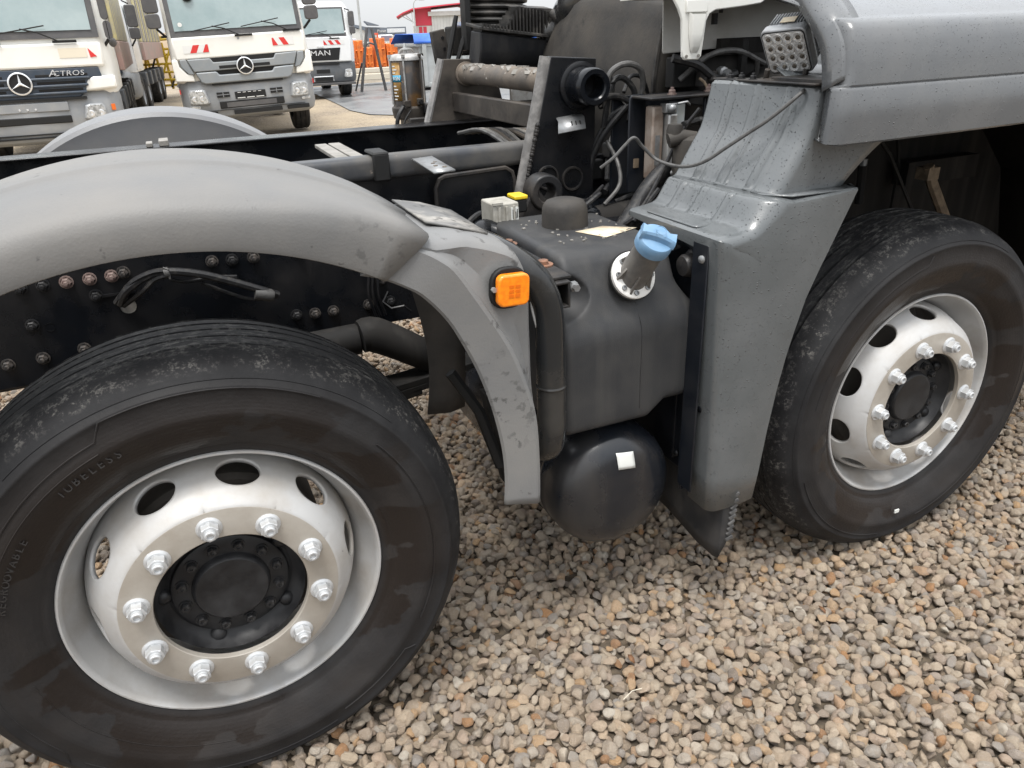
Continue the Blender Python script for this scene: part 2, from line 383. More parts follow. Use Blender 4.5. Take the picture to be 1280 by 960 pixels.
def text_mesh(txt, size, ext=.001, shear=0, spacing=1.0):
    cu = bpy.data.curves.new('lettering', 'FONT'); cu.body = txt; cu.size = size; cu.extrude = ext; cu.align_x = 'CENTER'; cu.align_y = 'CENTER'
    cu.shear = shear; cu.space_character = spacing; cu.resolution_u = 3
    ob = bpy.data.objects.new('lettering', cu); S.collection.objects.link(ob)
    dg = bpy.context.evaluated_depsgraph_get(); dg.update()
    me = bpy.data.meshes.new_from_object(ob.evaluated_get(dg))
    v = [tuple(x.co) for x in me.vertices]; f = [tuple(p.vertices) for p in me.polygons]
    bpy.data.objects.remove(ob); bpy.data.meshes.remove(me)
    return v, f
XZ = Matrix(((1, 0, 0, 0), (0, 0, -1, 0), (0, 1, 0, 0), (0, 0, 0, 1)))    # text lying in xy -> standing, facing -y
def hexnut(r, h, flange, fh, stud):
    b = MB()
    b.lathe([(flange, 0), (flange, -fh * .5), (flange * .82, -fh), (r * .9, -fh)], 20)
    b.lathe([(r, -fh * .6), (r, -fh - h * .9), (r * .86, -fh - h)], 6)
    b.lathe([(r * .86, -fh - h), (stud, -fh - h), (stud, -fh - h - .006), (stud * .8, -fh - h - .008), (stud * .55, -fh - h - .008), (stud * .5, -fh - h - .004), (0, -fh - h - .004)], 14)
    return b
# ------------------------------------------------------------------ setting: ground, gravel, asphalt
def gz(y):
    t = min(1, max(0, (y - 3.5) / 6.0)); return -.22 * t * t * (3 - 2 * t)
b = MB()
xs = list(np.linspace(-4, 8, 49)); ys = list(np.linspace(-4, 12, 65))
xs = [-900, -300, -90, -30, -12] + xs + [14, 30, 90, 300, 900]; ys = [-60, -12] + ys + [16, 24, 45, 100, 300, 1500]
b.loft([[(x, y, gz(y) - .016) for x in xs] for y in ys])
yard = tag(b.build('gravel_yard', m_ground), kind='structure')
SB = []                                                  # a dozen different stones, shared by all
for i in range(14):
    bm = bmesh.new(); bmesh.ops.create_icosphere(bm, subdivisions=3 if i < 14 else 2, radius=1.0)
    pl = []
    for k in range(11):
        n = Vector(rng.normal(size=3)).normalized(); pl.append((n, rng.uniform(.46, .82)))
    sx, sy, sz = rng.uniform(.95, 1.25), rng.uniform(.75, 1.0), rng.uniform(.6, .82)
    for v in bm.verts:
        p = v.co.copy()
        for n, d in pl:
            e = p.dot(n) - d
            if e > 0: p -= n * e * .985
        v.co = Vector((p.x * sx, p.y * sy, p.z * sz))
    for q in range(1): bmesh.ops.smooth_vert(bm, verts=bm.verts, factor=.12, use_axis_x=True, use_axis_y=True, use_axis_z=True)
    me = bpy.data.meshes.new('stone'); bm.to_mesh(me); bm.free(); me.materials.append(m_stone)
    me.polygons.foreach_set('use_smooth', [True] * len(me.polygons)); SB.append(me)
col = bpy.data.collections.new('stone_shapes')
for i, me in enumerate(SB): col.objects.link(bpy.data.objects.new('stone_shape_%02d' % i, me))
def layer(x0, x1, y0, y1, step, zo, zr, smin, smax):
    nx, ny = int((x1 - x0) / step), int((y1 - y0) / (step * .87))
    gx, gy = np.meshgrid(np.arange(nx), np.arange(ny))
    X = x0 + (gx + .5 * (gy % 2)) * step + rng.normal(0, step * .25, gx.shape); Y = y0 + gy * step * .87 + rng.normal(0, step * .25, gx.shape)
    n = X.size; Z = zo + rng.uniform(-zr, zr, n)
    return np.c_[X.ravel(), Y.ravel(), Z], np.c_[rng.normal(0, .45, n), rng.normal(0, .45, n), rng.uniform(0, 6.28, n)], rng.choice([1, 1, 1, .8, 1.18], n) * rng.uniform(smin, smax, n)
A = [layer(-1.4, 4.6, -1.0, 3.6, .0285, -.004, .0055, .0135, .0200), layer(-1.4, 4.6, -1.0, 3.6, .031, -.016, .003, .0135, .019),
     layer(-1.4, 4.6, -1.0, 3.6, .07, .009, .004, .013, .019)]
P = np.concatenate([a[0] for a in A]); R = np.concatenate([a[1] for a in A]); Z = np.concatenate([a[2] for a in A])
C = np.array(CR); Q = (P - np.array([.0717, -1.2969, 1.4412])) @ C.T
U = 640 + 935.4 * Q[:, 0] / Q[:, 2]; V = 480 + 935.4 * Q[:, 1] / Q[:, 2]
top = P[:, 2] > -.0105
inner = (U > 560) & (U < 1275) & (V > 735) & (V < 955) & (Q[:, 2] > .2) & top
cand = np.where(inner)[0]; cand = cand[np.argsort(-Z[cand] / Q[cand, 2])][:300]
for i in cand:
    o = bpy.data.objects.new('stone', SB[rng.integers(len(SB))]); S.collection.objects.link(o); o.parent = yard
    o.location = P[i]; o.rotation_euler = R[i]; o.scale = (Z[i],) * 3
keep = np.ones(len(P), bool); keep[cand] = False
P, R, Z = P[keep], R[keep], Z[keep]
me = bpy.data.meshes.new('loose_gravel'); me.from_pydata(P.tolist(), [], [])
for nm, ty, key, arr in (('rot', 'FLOAT_VECTOR', 'vector', R.ravel()), ('size', 'FLOAT', 'value', Z), ('pick', 'INT', 'value', rng.integers(0, len(SB), len(P)))):
    me.attributes.new(nm, ty, 'POINT').data.foreach_set(key, arr)
gr = bpy.data.objects.new('loose_gravel', me); S.collection.objects.link(gr); gr.parent = yard; gr['kind'] = 'stuff'
me.materials.append(m_stone)
ng = bpy.data.node_groups.new('scatter_stones', 'GeometryNodeTree')
ng.interface.new_socket('Geometry', in_out='INPUT', socket_type='NodeSocketGeometry'); ng.interface.new_socket('Geometry', in_out='OUTPUT', socket_type='NodeSocketGeometry')
gi, go = ng.nodes.new('NodeGroupInput'), ng.nodes.new('NodeGroupOutput')
ip = ng.nodes.new('GeometryNodeInstanceOnPoints'); ci = ng.nodes.new('GeometryNodeCollectionInfo')
ci.inputs['Collection'].default_value = col; ci.inputs['Separate Children'].default_value = True; ci.inputs['Reset Children'].default_value = True
def nattr(n, ty):
    a = ng.nodes.new('GeometryNodeInputNamedAttribute'); a.data_type = ty; a.inputs['Name'].default_value = n; return a.outputs['Attribute']
e2r = ng.nodes.new('FunctionNodeEulerToRotation'); K = ng.links.new
K(gi.outputs[0], ip.inputs['Points']); K(ci.outputs[0], ip.inputs['Instance']); ip.inputs['Pick Instance'].default_value = True
K(nattr('pick', 'INT'), ip.inputs['Instance Index']); K(nattr('rot', 'FLOAT_VECTOR'), e2r.inputs[0]); K(e2r.outputs[0], ip.inputs['Rotation'])
K(nattr('size', 'FLOAT'), ip.inputs['Scale']); K(ip.outputs[0], go.inputs[0])
gr.modifiers.new('scatter', 'NODES').node_group = ng
# asphalt lane behind the yard
m_asph = M('wet_asphalt', (.13, .134, .138), (.19, .19, .185), 1.1, (.42, .62), 1, .30, .65, bump=.3, bscale=70)  # base lightened to paint in the sky reflection of the wet surface
edge = [(4.9, 30), (4.75, 27), (4.6, 24), (4.45, 21), (4.3, 18.9), (4.45, 17.4), (5.1, 16.5), (6.6, 16.0), (9, 15.7), (14, 15.5), (60, 14)]
b = MB(); b.loft([[(x, y, gz(y) - .004) for x, y in edge], [(x * .4 + 45 * .6 if i > 6 else 45, 40 - 2 * 0, gz(40) - .004) for i, (x, y) in enumerate(edge)]])
b = MB(); b.add([(x, y, gz(y) + .004) for x, y in edge] + [(60, 29, gz(29) + .004), (9, 31, gz(30) + .004)], [tuple(range(len(edge) + 2))])
tag(b.build('asphalt_lane', m_asph), kind='structure')
# ------------------------------------------------------------------ the chassis truck in the foreground
truck = tag(empty('chassis_truck'), 'grey and black truck chassis filling the foreground, silver wheels and blue-capped tank', 'truck')
def tyre_prof():
    half = [(.2965, .004), (.303, -.003), (.312, -.010), (.318, -.0105), (.3205, -.014), (.335, -.024), (.355, -.034), (.380, -.0405), (.3845, -.0432), (.396, -.0435), (.400, -.0418),
            (.415, -.041), (.435, -.036), (.4375, -.0375), (.4425, -.036), (.445, -.031), (.458, -.023), (.468, -.0135), (.4755, -.003), (.481, .010), (.4855, .022)]
    tread = []; cy = .1143
    for k, g in enumerate((.042, .078, .1143)):
        r = .4885 + .006 * (1 - ((g - cy) / .09) ** 2)
        tread += [(r, g - .0045), (r - .0085, g - .003), (r - .0085, g + .003), (r, g + .0045)]
    mir = [(r, 2 * cy - y) for r, y in half[::-1]]
    t2 = [(r, 2 * cy - y) for r, y in tread[:8][::-1]]
    return half + tread + t2 + mir
def skin_y(r):                                                  # outer face of the sidewall at radius r
    pts = tyre_prof()[:21]; return float(np.interp(r, [p[0] for p in pts], [p[1] for p in pts]))
tb = MB(); tb.lathe(tyre_prof(), 160); tyre_me = tb.mesh('tyre', m_tyre, 50)
rb = MB(); rb.lathe([(.2855, .030), (.2885, .010), (.2905, .002), (.2940, -.003), (.2975, -.0025), (.2995, .001), (.2995, .005), (.2965, .008), (.2925, .014), (.2895, .032),
                     (.276, .052), (.268, .075), (.262, .10), (.258, .125), (.258, .150), (.286, .19), (.289, .215), (.2985, .226), (.2985, .23), (.284, .222), (.281, .195), (.253, .155),
                     (.253, .120), (.257, .095), (.2635, .07), (.2715, .05)], 128, closed=True)
rim_me = rb.mesh('wheel_rim', m_rim, 40)
def disc_mesh():
    cp = [(.2575, .118), (.2575, .100), (.2575, .082), (.2545, .060), (.2485, .038), (.2395, .014), (.2285, -.008), (.2160, -.022), (.2070, -.030), (.2035, -.0332), (.2000, -.0346), (.194, -.0348)]
    s = np.r_[0, np.cumsum([math.dist(cp[i], cp[i + 1]) for i in range(len(cp) - 1)])]
    at = lambda d: (np.interp(d, s, [p[0] for p in cp]), np.interp(d, s, [p[1] for p in cp]))
    sm = 0.096; hs = .0325; ht = .0415; s0, s1 = 0.0, s[-1]
    b = MB()
    for k in range(10):
        th0 = 2 * PI * k / 10
        N = 64; WS = (0, .06, .15, .25, .35, .45, .55, .65, .75, .85, .93, 1); rows = [[] for _ in WS]
        for i in range(N):
            a = 2 * PI * i / N; c, sn = math.cos(a), math.sin(a)
            hx, hy = ht / .246 * c, hs * sn
            q = 1 / max(abs(c), abs(sn)); rx, ry = PI / 10 * c * q, (s1 - sm if sn > 0 else sm - s0) * sn * q
            for j, w in enumerate(WS):
                th, d = th0 + hx + (rx - hx) * w, sm + hy + (ry - hy) * w
                r, y = at(d); rows[j].append((r * math.cos(th), y, r * math.sin(th)))
        b.loft(rows, closed=True)
    return b.mesh('wheel_disc', m_disc, 80, weld=.0004)
disc_me = disc_mesh()
fb = MB(); fb.lathe([(.2000, -.0350), (.1985, -.0356), (.1425, -.0356), (.1410, -.0345), (.1405, -.028), (.1405, -.024), (.200, -.024), (.200, -.035)], 96)
face_me = fb.mesh('disc_face', m_ring, 35)
hb = MB(); hb.lathe([(0, -.004), (.045, -.0045), (.061, -.0065), (.067, -.0062), (.0705, -.003), (.0725, .004), (.074, .009), (.105, .0095), (.1095, .012), (.112, .020), (.118, .0225), (.126, .018), (.135, .004), (.1392, -.010), (.1396, .05)], 72)
for k in range(5):
    a = 2 * PI * k / 5 - 1.95
    hb.ball((.124 * math.cos(a), .018, .124 * math.sin(a)), .016, 12, 8, (1, .8, 1))
hub_me = hb.mesh('hub', m_hub, 32)
db = MB(); db.lathe([(.10, .08), (.195, .08), (.205, .09), (.205, .25), (.10, .25)], 64); drum_me = db.mesh('brake_drum', m_brown, 35)
nut_me = hexnut(.0172, .018, .0232, .0055, .0108).mesh('wheel_nut', m_nut, 30)
vb = MB(); vb.lathe([(.0125, 0), (.0125, -.003), (.0085, -.003)], 12); vb.lathe([(.0098, -.002), (.0098, -.010), (.0082, -.0125), (.004, -.0125), (.0035, -.010), (0, -.010)], 6)
hbolt_me = vb.mesh('hub_bolt', m_boltb, 30)
def ring_text(b, txt, r, mid, size, ccw=False):
    adv = size * .78; n = len(txt)
    for i, ch in enumerate(txt):
        if ch == ' ': continue
        v, f = text_mesh(ch, size, .0012)
        a = mid - (i - (n - 1) / 2) * adv / r
        m = Matrix.Translation((r * math.cos(a), skin_y(r) - .0016, r * math.sin(a))) @ Matrix.Rotation(-(a - PI / 2), 4, 'Y') @ Matrix.Rotation(-.22 if r < .39 else 0.0, 4, 'X') @ XZ
        b.add(v, f, m)
    return b
def split_words(txt, r, mid, size):
    out = []; n = len(txt); i = 0
    for wd in txt.split(' '):
        c = i + (len(wd) - 1) / 2; out.append((wd, r, mid - (c - (n - 1) / 2) * size * .78 / r, size)); i += len(wd) + 1
    return out
def make_wheel(x, steer, nut0, words, y=0.0, flip=False):
    w = bpy.data.objects.new('wheel', rim_me); S.collection.objects.link(w); w.parent = truck
    w.location = (x, y, .475); w.rotation_euler = (0, 0, steer + (PI if flip else 0))
    I = Matrix.Identity(4)
    inst(tyre_me, 'tyre', w, I); d = inst(disc_me, 'wheel_disc', w, Matrix.Rotation(-math.radians(nut0 + 18), 4, 'Y'))
    md = d.modifiers.new('solid', 'SOLIDIFY'); md.thickness = .009; md.offset = -1
    inst(face_me, 'disc_face', w, I); inst(hub_me, 'hub', w, I); inst(drum_me, 'brake_drum', w, I)
    for k in range(10):
        a = math.radians(nut0 + 36 * k)
        inst(nut_me, 'wheel_nut', w, Matrix.Translation((.1675 * math.cos(a), -.0345, .1675 * math.sin(a))) @ Matrix.Rotation(rng.uniform(0, 1), 4, 'Y'))
    for k in range(12):
        a = math.radians(nut0 + 8 + 30 * k)
        inst(hbolt_me, 'hub_bolt', w, Matrix.Translation((.0915 * math.cos(a), .0095, .0915 * math.sin(a))) @ Matrix.Rotation(rng.uniform(0, 1), 4, 'Y'))
    if words:
        for t in words:
            for wd, r_, mid_, sz_ in split_words(*t):
                b = MB(); ring_text(b, wd, r_, mid_, sz_); b.build('lettering', m_lett, w)
    return w
w2 = make_wheel(0.0, .0154, 94.5, [('TUBELESS', .374, math.radians(117), .020), ('REGROOVABLE', .372, math.radians(152), .018)])
w1 = make_wheel(1.8217, .014, -3, None)
make_wheel(0.0, 0, 10, None, 2.42, True); make_wheel(1.8217, 0, 20, None, 2.42, True)
def side_rib(w, segs):                                            # moulded ridges on the sidewall
    b = MB()
    for pts, rad in segs:
        pp = []
        for (r0, a0), (r1, a1) in zip(pts[:-1], pts[1:]):
            n = max(2, int(abs(a1 - a0) / 2.5))
            for i in range(n):
                r, a = r0 + (r1 - r0) * i / n, math.radians(a0 + (a1 - a0) * i / n); pp.append((r * math.cos(a), skin_y(r), r * math.sin(a)))
        r, a = pts[-1][0], math.radians(pts[-1][1]); pp.append((r * math.cos(a), skin_y(r), r * math.sin(a)))
        b.tube(pp, rad, 6)
    b.build('sidewall_ridge', m_tyre, w)
side_rib(w2, [([(.438, 60), (.438, 108), (.412, 111), (.408, 150)], .0018), ([(.392, 112), (.390, 158)], .0014), ([(.404, -28), (.404, 40)], .0024), ([(.426, -140), (.426, -70)], .0016), ([(.452, 40), (.452, 130)], .0014), ([(.36, -170), (.36, -100)], .0012), ([(.418, 162), (.418, 214), (.436, 217)], .0016), ([(.408, -66), (.410, -40), (.430, -38)], .0018)])
side_rib(w1, [([(.430, 100), (.412, 103), (.408, 170)], .0018), ([(.398, -80), (.398, 20)], .002), ([(.448, 60), (.448, 200)], .0014), ([(.425, 200), (.425, 260)], .0016)])
wt = MB(); wt.box((-.018, -.046, -.352), (.016, .004, .010)); wt.build('white_mark', m_stick, w1)

# --- mudguard over the rear of the two wheels
def arc(r, a, y, cz=.475, cx=0.0): return (cx + r * math.cos(a), y, cz + r * math.sin(a))
def guard_rows(a0, a1, n, prof, prof_end=None):
    rows = []
    for i in range(n + 1):
        a = math.radians(a0 + (a1 - a0) * i / n)
        sq = 1 - .012 * max(0, math.cos(2 * (a - PI / 2)))          # a little flatter on top
        k_ = min(1, max(0, (a0 + (a1 - a0) * i / n - a0) / 24.0)); k_ = k_ * k_ * (3 - 2 * k_)
        pr_ = prof if prof_end is None else [(p[0] * k_ + e[0] * (1 - k_), p[1] * k_ + e[1] * (1 - k_)) for p, e in zip(prof, prof_end)]
        rows.append([arc(r * sq, a + (math.radians(-3.0) * (r - .69) / .1 if i == 0 else 0), y) for r, y in pr_])
    return rows
gp = [(.688, -.052), (.690, -.060), (.696, -.0615), (.730, -.061), (.746, -.057), (.759, -.047), (.768, -.032), (.775, -.012), (.783, .025), (.790, .07), (.7945, .118), (.7965, .122), (.800, .127), (.801, .135), (.800, .26), (.799, .315), (.790, .333), (.772, .338)]
ge = [(.688, -.052), (.690, -.060), (.696, -.0615), (.745, -.0625), (.770, -.0615), (.781, -.058), (.788, -.050), (.791, -.036), (.792, .0), (.7935, .06), (.795, .118)] + gp[11:]
b = MB(); b.loft(guard_rows(58.5, 160, 60, gp, ge)); guard = b.build('mudguard', m_fend, truck, solid=.005, angle=40, offset=0)
# front lower piece: lip band, crease, flank and top plate
E_ = [(.330, 1.092), (.366, 1.068), (.420, 1.022), (.464, .968), (.495, .908), (.522, .843), (.546, .760), (.562, .672), (.566, .600), (.562, .531)]
C_ = [(.398, 1.140), (.444, 1.108), (.484, 1.062), (.520, 1.005), (.558, .940), (.589, .879), (.616, .800), (.633, .725), (.638, .620), (.637, .523)]
F_ = [(.404, 1.148), (.452, 1.116), (.520, 1.098), (.575, 1.080), (.615, 1.056), (.633, 1.000), (.635, .900), (.6365, .760), (.640, .630), (.639, .525)]
def spl(pts, n):
    P = catmull([Vector((x, 0, z)) for x, z in pts], n); return [(p.x, p.z) for p in P]
Es, Cs, Fs = spl(E_, 5), spl(C_, 5), spl(F_, 5); rows = []
for i, (e, c, f) in enumerate(zip(Es, Cs, Fs)):
    t = i / (len(Es) - 1)
    cr_ = (c[0] - f[0], c[1] - f[1]); dep = min(1.0, math.hypot(*cr_) / .05)
    yl = -.058 + .016 * max(0, 1 - i / 9.5); yf = -.058 + .020 * dep
    sh_ = 1 - .034 * max(0, 1 - i / 9.5)
    e, c, f = [(p[0] * sh_, .475 + (p[1] - .475) * sh_) for p in (e, c, f)]
    mid = ((e[0] + c[0]) / 2, (e[1] + c[1]) / 2)
    q = min(1, max(0, (t - .42) / .2)); top = 1 - q                 # the top plate runs back only over the upper part
    r = [(e[0] + .004, yl + .012, e[1] - .002), (e[0], yl + .003, e[1]), (e[0] + .003, yl - .001, e[1] + .002), (mid[0], yl - .005, mid[1]), (c[0] - .006, yl - .010, c[1] - .002), (c[0], yl - .007, c[1]), (c[0] + .003, yl + .002, c[1] + .003)]
    k1 = .35; r.append((c[0] + (f[0] - c[0]) * k1 + .001, yf, c[1] + (f[1] - c[1]) * k1 + .001))
    r += [(f[0] - .004, yf, f[1] - .006), (f[0] + .001, yf + .006, f[1] + .000), (f[0] + .002, yf + .02, f[1] + .006 * top)]
    for d in (.08, .16, .24, .335):
        r.append((f[0] + .002 + .0 * d, yf + .02 + (d - .02) * (top * .97 + .03), f[1] + .012 * top))
    rows.append(r)
b = MB(); b.loft(rows); b.build('mudguard_front', m_fenf, truck, solid=.005, angle=32, offset=0)
b = MB(); b.loft([[(.47, .05, 1.123), (.47, .29, 1.123)], [(.53, .02, 1.1105), (.53, .29, 1.1105)], [(.585, .03, 1.091), (.60, .29, 1.086)]]); b.build('cover_plate', M('dirty_cover_plate', (.13, .128, .124), (.30, .285, .26), 14, (.45, .6), .9, .5, .65, bump=.3, bscale=60, c3=(.06, .058, .055), scale3=30, thr3=(.6, .64)), truck, solid=.004, offset=1)
for p in ((.50, .10, 1.116), (.55, .12, 1.102), (.56, .05, 1.099)):
    b = MB(); b.box(p, (.035, .010, .004), rot=(0, .25, .3)); b.build('rust_scab', m_rust, truck)
# inner mud plate
b = MB(); b.loft([[(.50 + .03 * math.sin(t * 2.6), .33, .93 - .35 * t), (.555 + .03 * math.sin(t * 2.6), .315, .93 - .35 * t), (.612 + .012 * math.sin(t * 3), .33, .93 - .35 * t)] for t in np.linspace(0, 1, 9)])
b.build('inner_mud_plate', m_brown, truck, solid=.006)
# side marker light
b = MB(); b.prism(rrect(.076, .080, .03, 5), 'y', 0, .012); mk = b.build('marker_light', m_black, truck, bevel=.003, loc=(.589, -.058, 1.008)); mk.rotation_euler = (0, math.radians(3), math.radians(3))
b = MB(); b.prism(rrect(.0645, .061, .0125, 5), 'y', -.019, -.001); b.build('lens', m_orange, mk, bevel=.004, loc=(.002, 0, 0), seg=3)
b = MB()
for sx in (-.0065, .0065):
    for sz in (-.009, 0, .009): b.box((sx + .002, -.0192, sz - .001), (.0095, .0012, .006))
b.build('lens_mark', m_orand, mk)
b = MB(); b.lathe([(.005, 0), (.005, -.008), (0, -.008)], 6, (-.034, -.001, .002)); b.build('screw', m_alu, mk)
# far mudguard on the other side of the truck
gpf = [(.60, 2.475), (.68, 2.47), (.72, 2.455), (.735, 2.42), (.738, 2.30), (.735, 2.12), (.72, 2.10)]
gpf = [(.30, 2.122), (.50, 2.121), (.69, 2.12), (.722, 2.115), (.737, 2.125), (.742, 2.15), (.742, 2.40), (.735, 2.45), (.70, 2.47), (.62, 2.475)]
b = MB(); b.loft(guard_rows(20, 165, 50, gpf)); b.build('far_mudguard', m_fard, truck, solid=.005)

# --- frame rails
for nm, y0, sgn in (('frame_rail', .795, 1), ('frame_rail', 1.605, -1)):
    b = MB(); x0, x1 = -2.6, 3.4
    b.bx(x0, x1, y0, y0 + sgn * .009, .665, 1.0); b.bx(x0, x1, y0 + sgn * .009, y0 + sgn * .08, .668, .676); b.bx(x0, x1, y0 + sgn * .009, y0 + sgn * .08, .990, .998)
    fr = b.build(nm, m_blk, truck, bevel=.003)
    if sgn > 0: rail = fr
    else: rail_far = fr
b = MB(); b.bx(-2.6, 1.9, 1.585, 1.65, 1.001, 1.128); b.bx(-2.6, 1.9, 1.545, 1.66, 1.1285, 1.136); b.build('subframe_beam', m_blk, truck, bevel=.003)
b = MB(); b.prism(rrect(.072, .064, .018, 5, .80, 1.118), 'x', -2.6, 1.06); b.build('subframe_tube', m_beam, truck)
b = MB(); b.bx(-2.6, 1.9, .785, .815, 1.001, 1.09); b.build('subframe_web', m_blk, truck, bevel=.002)
b = MB()
b.prism([(.716, .75), (.716, 1.05), (.724, 1.070), (.740, 1.080), (.925, 1.086), (.945, 1.078), (.956, 1.055), (.958, .75)], 'y', .752, .766); b.build('reinforcing_plate', m_blk, truck, bevel=.004)
b = MB(); b.tube([(.716, .753, .80), (.716, .753, 1.05), (.728, .753, 1.074), (.745, .753, 1.081), (.93, .753, 1.087), (.95, .753, 1.074), (.957, .753, 1.05), (.958, .753, .8)], .0065, 6); b.build('weld_bead', m_blkd, truck)
b = MB(); b.bx(.546, .592, .752, .762, 1.085, 1.158); b.bx(.546, .592, .752, .848, 1.1525, 1.162); b.build('beam_strap', m_black, truck, bevel=.006)
b = MB(); b.loft([[(.655, .755, 1.135), (.712, .755, 1.137)], [(.642, .52, 1.132), (.697, .52, 1.134)]])
tb_ = b.build('bracket_strip', m_galv, truck, solid=.005)
for k, (sx, sy) in enumerate(((.672, .60), (.678, .64), (.686, .57), (.69, .66))):
    b = MB(); b.lathe([(.006, .0), (.006, .002), (0, .002)], 10, (sx, sy, 1.1365), (0, 0, 1)); b.build('strip_hole', m_rust, tb_)
for x in (.515, .560):
    b = MB(); b.bx(x - .019, x + .019, .84, 1.36, 1.112, 1.124); b.build('cross_slat', m_slat, truck, bevel=.002)
b = MB(); b.bx(-.02, .0, 1.55, 1.62, 1.137, 1.15); b.bx(.02, .05, 1.55, 1.64, 1.137, 1.155); b.build('rail_clip', m_slat, truck, bevel=.002)
bn = MB(); bn.lathe([(.0165, 0), (.0165, -.003), (.013, -.0035)], 14); bn.lathe([(.0125, -.003), (.0125, -.013), (.010, -.016), (.0065, -.016), (.0065, -.022), (.005, -.024), (0, -.024)], 6)
fb_me = bn.mesh('frame_bolt', m_boltg, 30); fb_me2 = bn.mesh('frame_bolt', m_boltb, 30); fb_me3 = bn.mesh('frame_bolt', M('rust_brown_bolt', (.13, .085, .075), (.2, .15, .13), 70, (.4, .6), 1, .6, .7), 30)
for i, (x, z, k) in enumerate([(-.346, .918, 1), (-.298, .918, 1), (-.246, .918, 2), (-.194, .918, 2), (-.144, .918, 2), (-.116, .923, 0), (.097, .921, 0), (.147, .918, 1), (.202, .917, 0), (-.190, .874, 1), (-.346, .822, 1), (-.346, .733, 0), (-.424, .730, 0), (-.25, .74, 0),
                               (.289, .737, 1), (.34, .733, 0), (.392, .731, 0), (.496, .733, 0), (.54, .80, 0), (.56, .733, 1), (.62, .918, 0), (.66, .82, 0), (.44, .918, 1), (.32, .918, 1)]):
    inst((fb_me2, fb_me, fb_me3)[{1: 0, 0: 1, 2: 2}[k]], 'frame_bolt', rail, Matrix.Translation((x, .7945, z)))
b = MB(); b.lathe([(.011, 0), (.011, .004), (0, .004)], 16, (-.31, .7935, .81)); b.build('rail_hole', m_black, rail)
b = MB(); b.lathe([(.020, 0), (.020, .002), (0, .002)], 18, (-.125, .7925, .835)); b.build('rail_hole', m_slat, rail)
b = MB(); b.bx(-.18, -.10, .787, .794, .868, .874); b.build('rail_seam', m_blk, rail)
# wiring loom along the rail
b = MB()
b.tube([(-.140, .785, .845), (-.115, .755, .885), (-.06, .745, .918), (-.01, .745, .922), (.06, .745, .905), (.13, .745, .875), (.205, .745, .838), (.245, .755, .815)], .0105, 8, smooth=6)
lm = b.build('wiring_loom', m_cable, truck)
for k, pts in enumerate(([(-.150, .785, .850), (-.10, .748, .905), (-.05, .74, .926), (-.01, .742, .926)], [(-.135, .785, .840), (-.08, .75, .880), (-.045, .742, .908), (-.01, .742, .914)],
                         [(-.01, .75, .90), (.03, .76, .885), (.09, .77, .885), (.15, .775, .876)], [(.06, .77, .875), (.11, .765, .845), (.16, .755, .820), (.20, .75, .812)])):
    b = MB(); b.tube(pts, .0075 if k < 2 else .005, 7, smooth=6); b.build('cable', m_cable, lm)
b = MB(); b.lathe([(.014, -.006), (.014, .006)], 10, (-.015, .744, .920), (1, 0, .1)); b.tube([(-.02, .738, .935), (-.01, .735, .93), (-.01, .735, .905)], .003, 6); b.build('cable_tie', m_cableg, lm)
b = MB(); b.lathe([(.0, -.02), (.016, -.02), (.018, .02), (.012, .03), (0, .03)], 10, (.205, .745, .826), (1, 0, -.3)); b.build('cable_tape', m_cableg, lm)
b = MB()
for x in (.50, .512, .528): b.tube([(x, .78, .93), (x + .004, .77, .85), (x - .006, .765, .77), (x + .01, .77, .70)], .0045, 6, smooth=5)
b.tube([(.545, .74, .78), (.525, .73, .755), (.545, .72, .735), (.58, .71, .74), (.60, .71, .72)], .0035, 6)
b.build('pipe_bundle', m_blk, truck)
# axles, springs and shafts under the frame
for x in (0, 1.8217):
    b = MB(); b.prism(rrect(.10, .12, .03, 3, x, .44), 'y', .30, 2.12); b.build('axle_beam', m_deep, truck)
    b = MB(); b.bx(x - .05, x + .05, .25, .42, .40, .60); b.build('steering_knuckle', m_deep, truck, bevel=.015)
    for y in (.56, 1.84):
        b = MB()
        for k in range(3):
            n = 13; hw = .80 - .12 * k
            rows = [[(x + hw * t, y - .04, .565 - k * .028 + .055 * t * t), (x + hw * t, y + .04, .565 - k * .028 + .055 * t * t), (x + hw * t, y + .04, .545 - k * .028 + .055 * t * t), (x + hw * t, y - .04, .545 - k * .028 + .055 * t * t)] for t in np.linspace(-1, 1, n)]
            b.loft(rows, closed=True, cap=True)
        b.build('leaf_spring', m_deep, truck, bevel=.003)
b = MB(); b.tube([(.16, .62, .695), (.42, .60, .708)], .042, 16); b.build('shock_bush', m_deep, truck)
b = MB(); b.tube([(.42, .58, .720), (.46, .58, .718), (.56, .56, .66), (.60, .56, .62)], [.044, .048, .044, .035], 14, smooth=4); b.build('rubber_boot', m_deep, truck)
b = MB(); b.tube([(.55, .72, .60), (2.0, .72, .60)], .03, 10); b.tube([(-1.5, 1.2, .55), (2.2, 1.2, .62)], .055, 14); b.build('drive_shaft', m_deep, truck)
for x in (-.9, .75, 1.35, 2.3):
    b = MB(); b.bx(x - .04, x + .04, .80, 1.60, .70, .95); b.build('cross_member', m_deep, truck, bevel=.01)
b = MB(); b.tube([(.53, .16, .76), (.585, .14, .66), (.62, .11, .52)], .013, 6); b.build('stay_bar', m_black, truck)
b = MB(); b.prism([(.60, .70), (.625, .70), (.66, .47), (.64, .45)], 'y', .13, .17); b.build('stay_plate', m_deep, truck)
b = MB(); b.tube([(.566, .05, .80), (.592, .05, .72), (.61, .05, .64), (.62, .05, .56)], .0032, 6, smooth=5); b.tube([(.665, -.005, 1.0), (.660, .0, .95), (.674, .0, .88), (.682, .0, .82)], .0028, 6, smooth=5); b.build('white_cable', m_cableW, truck)
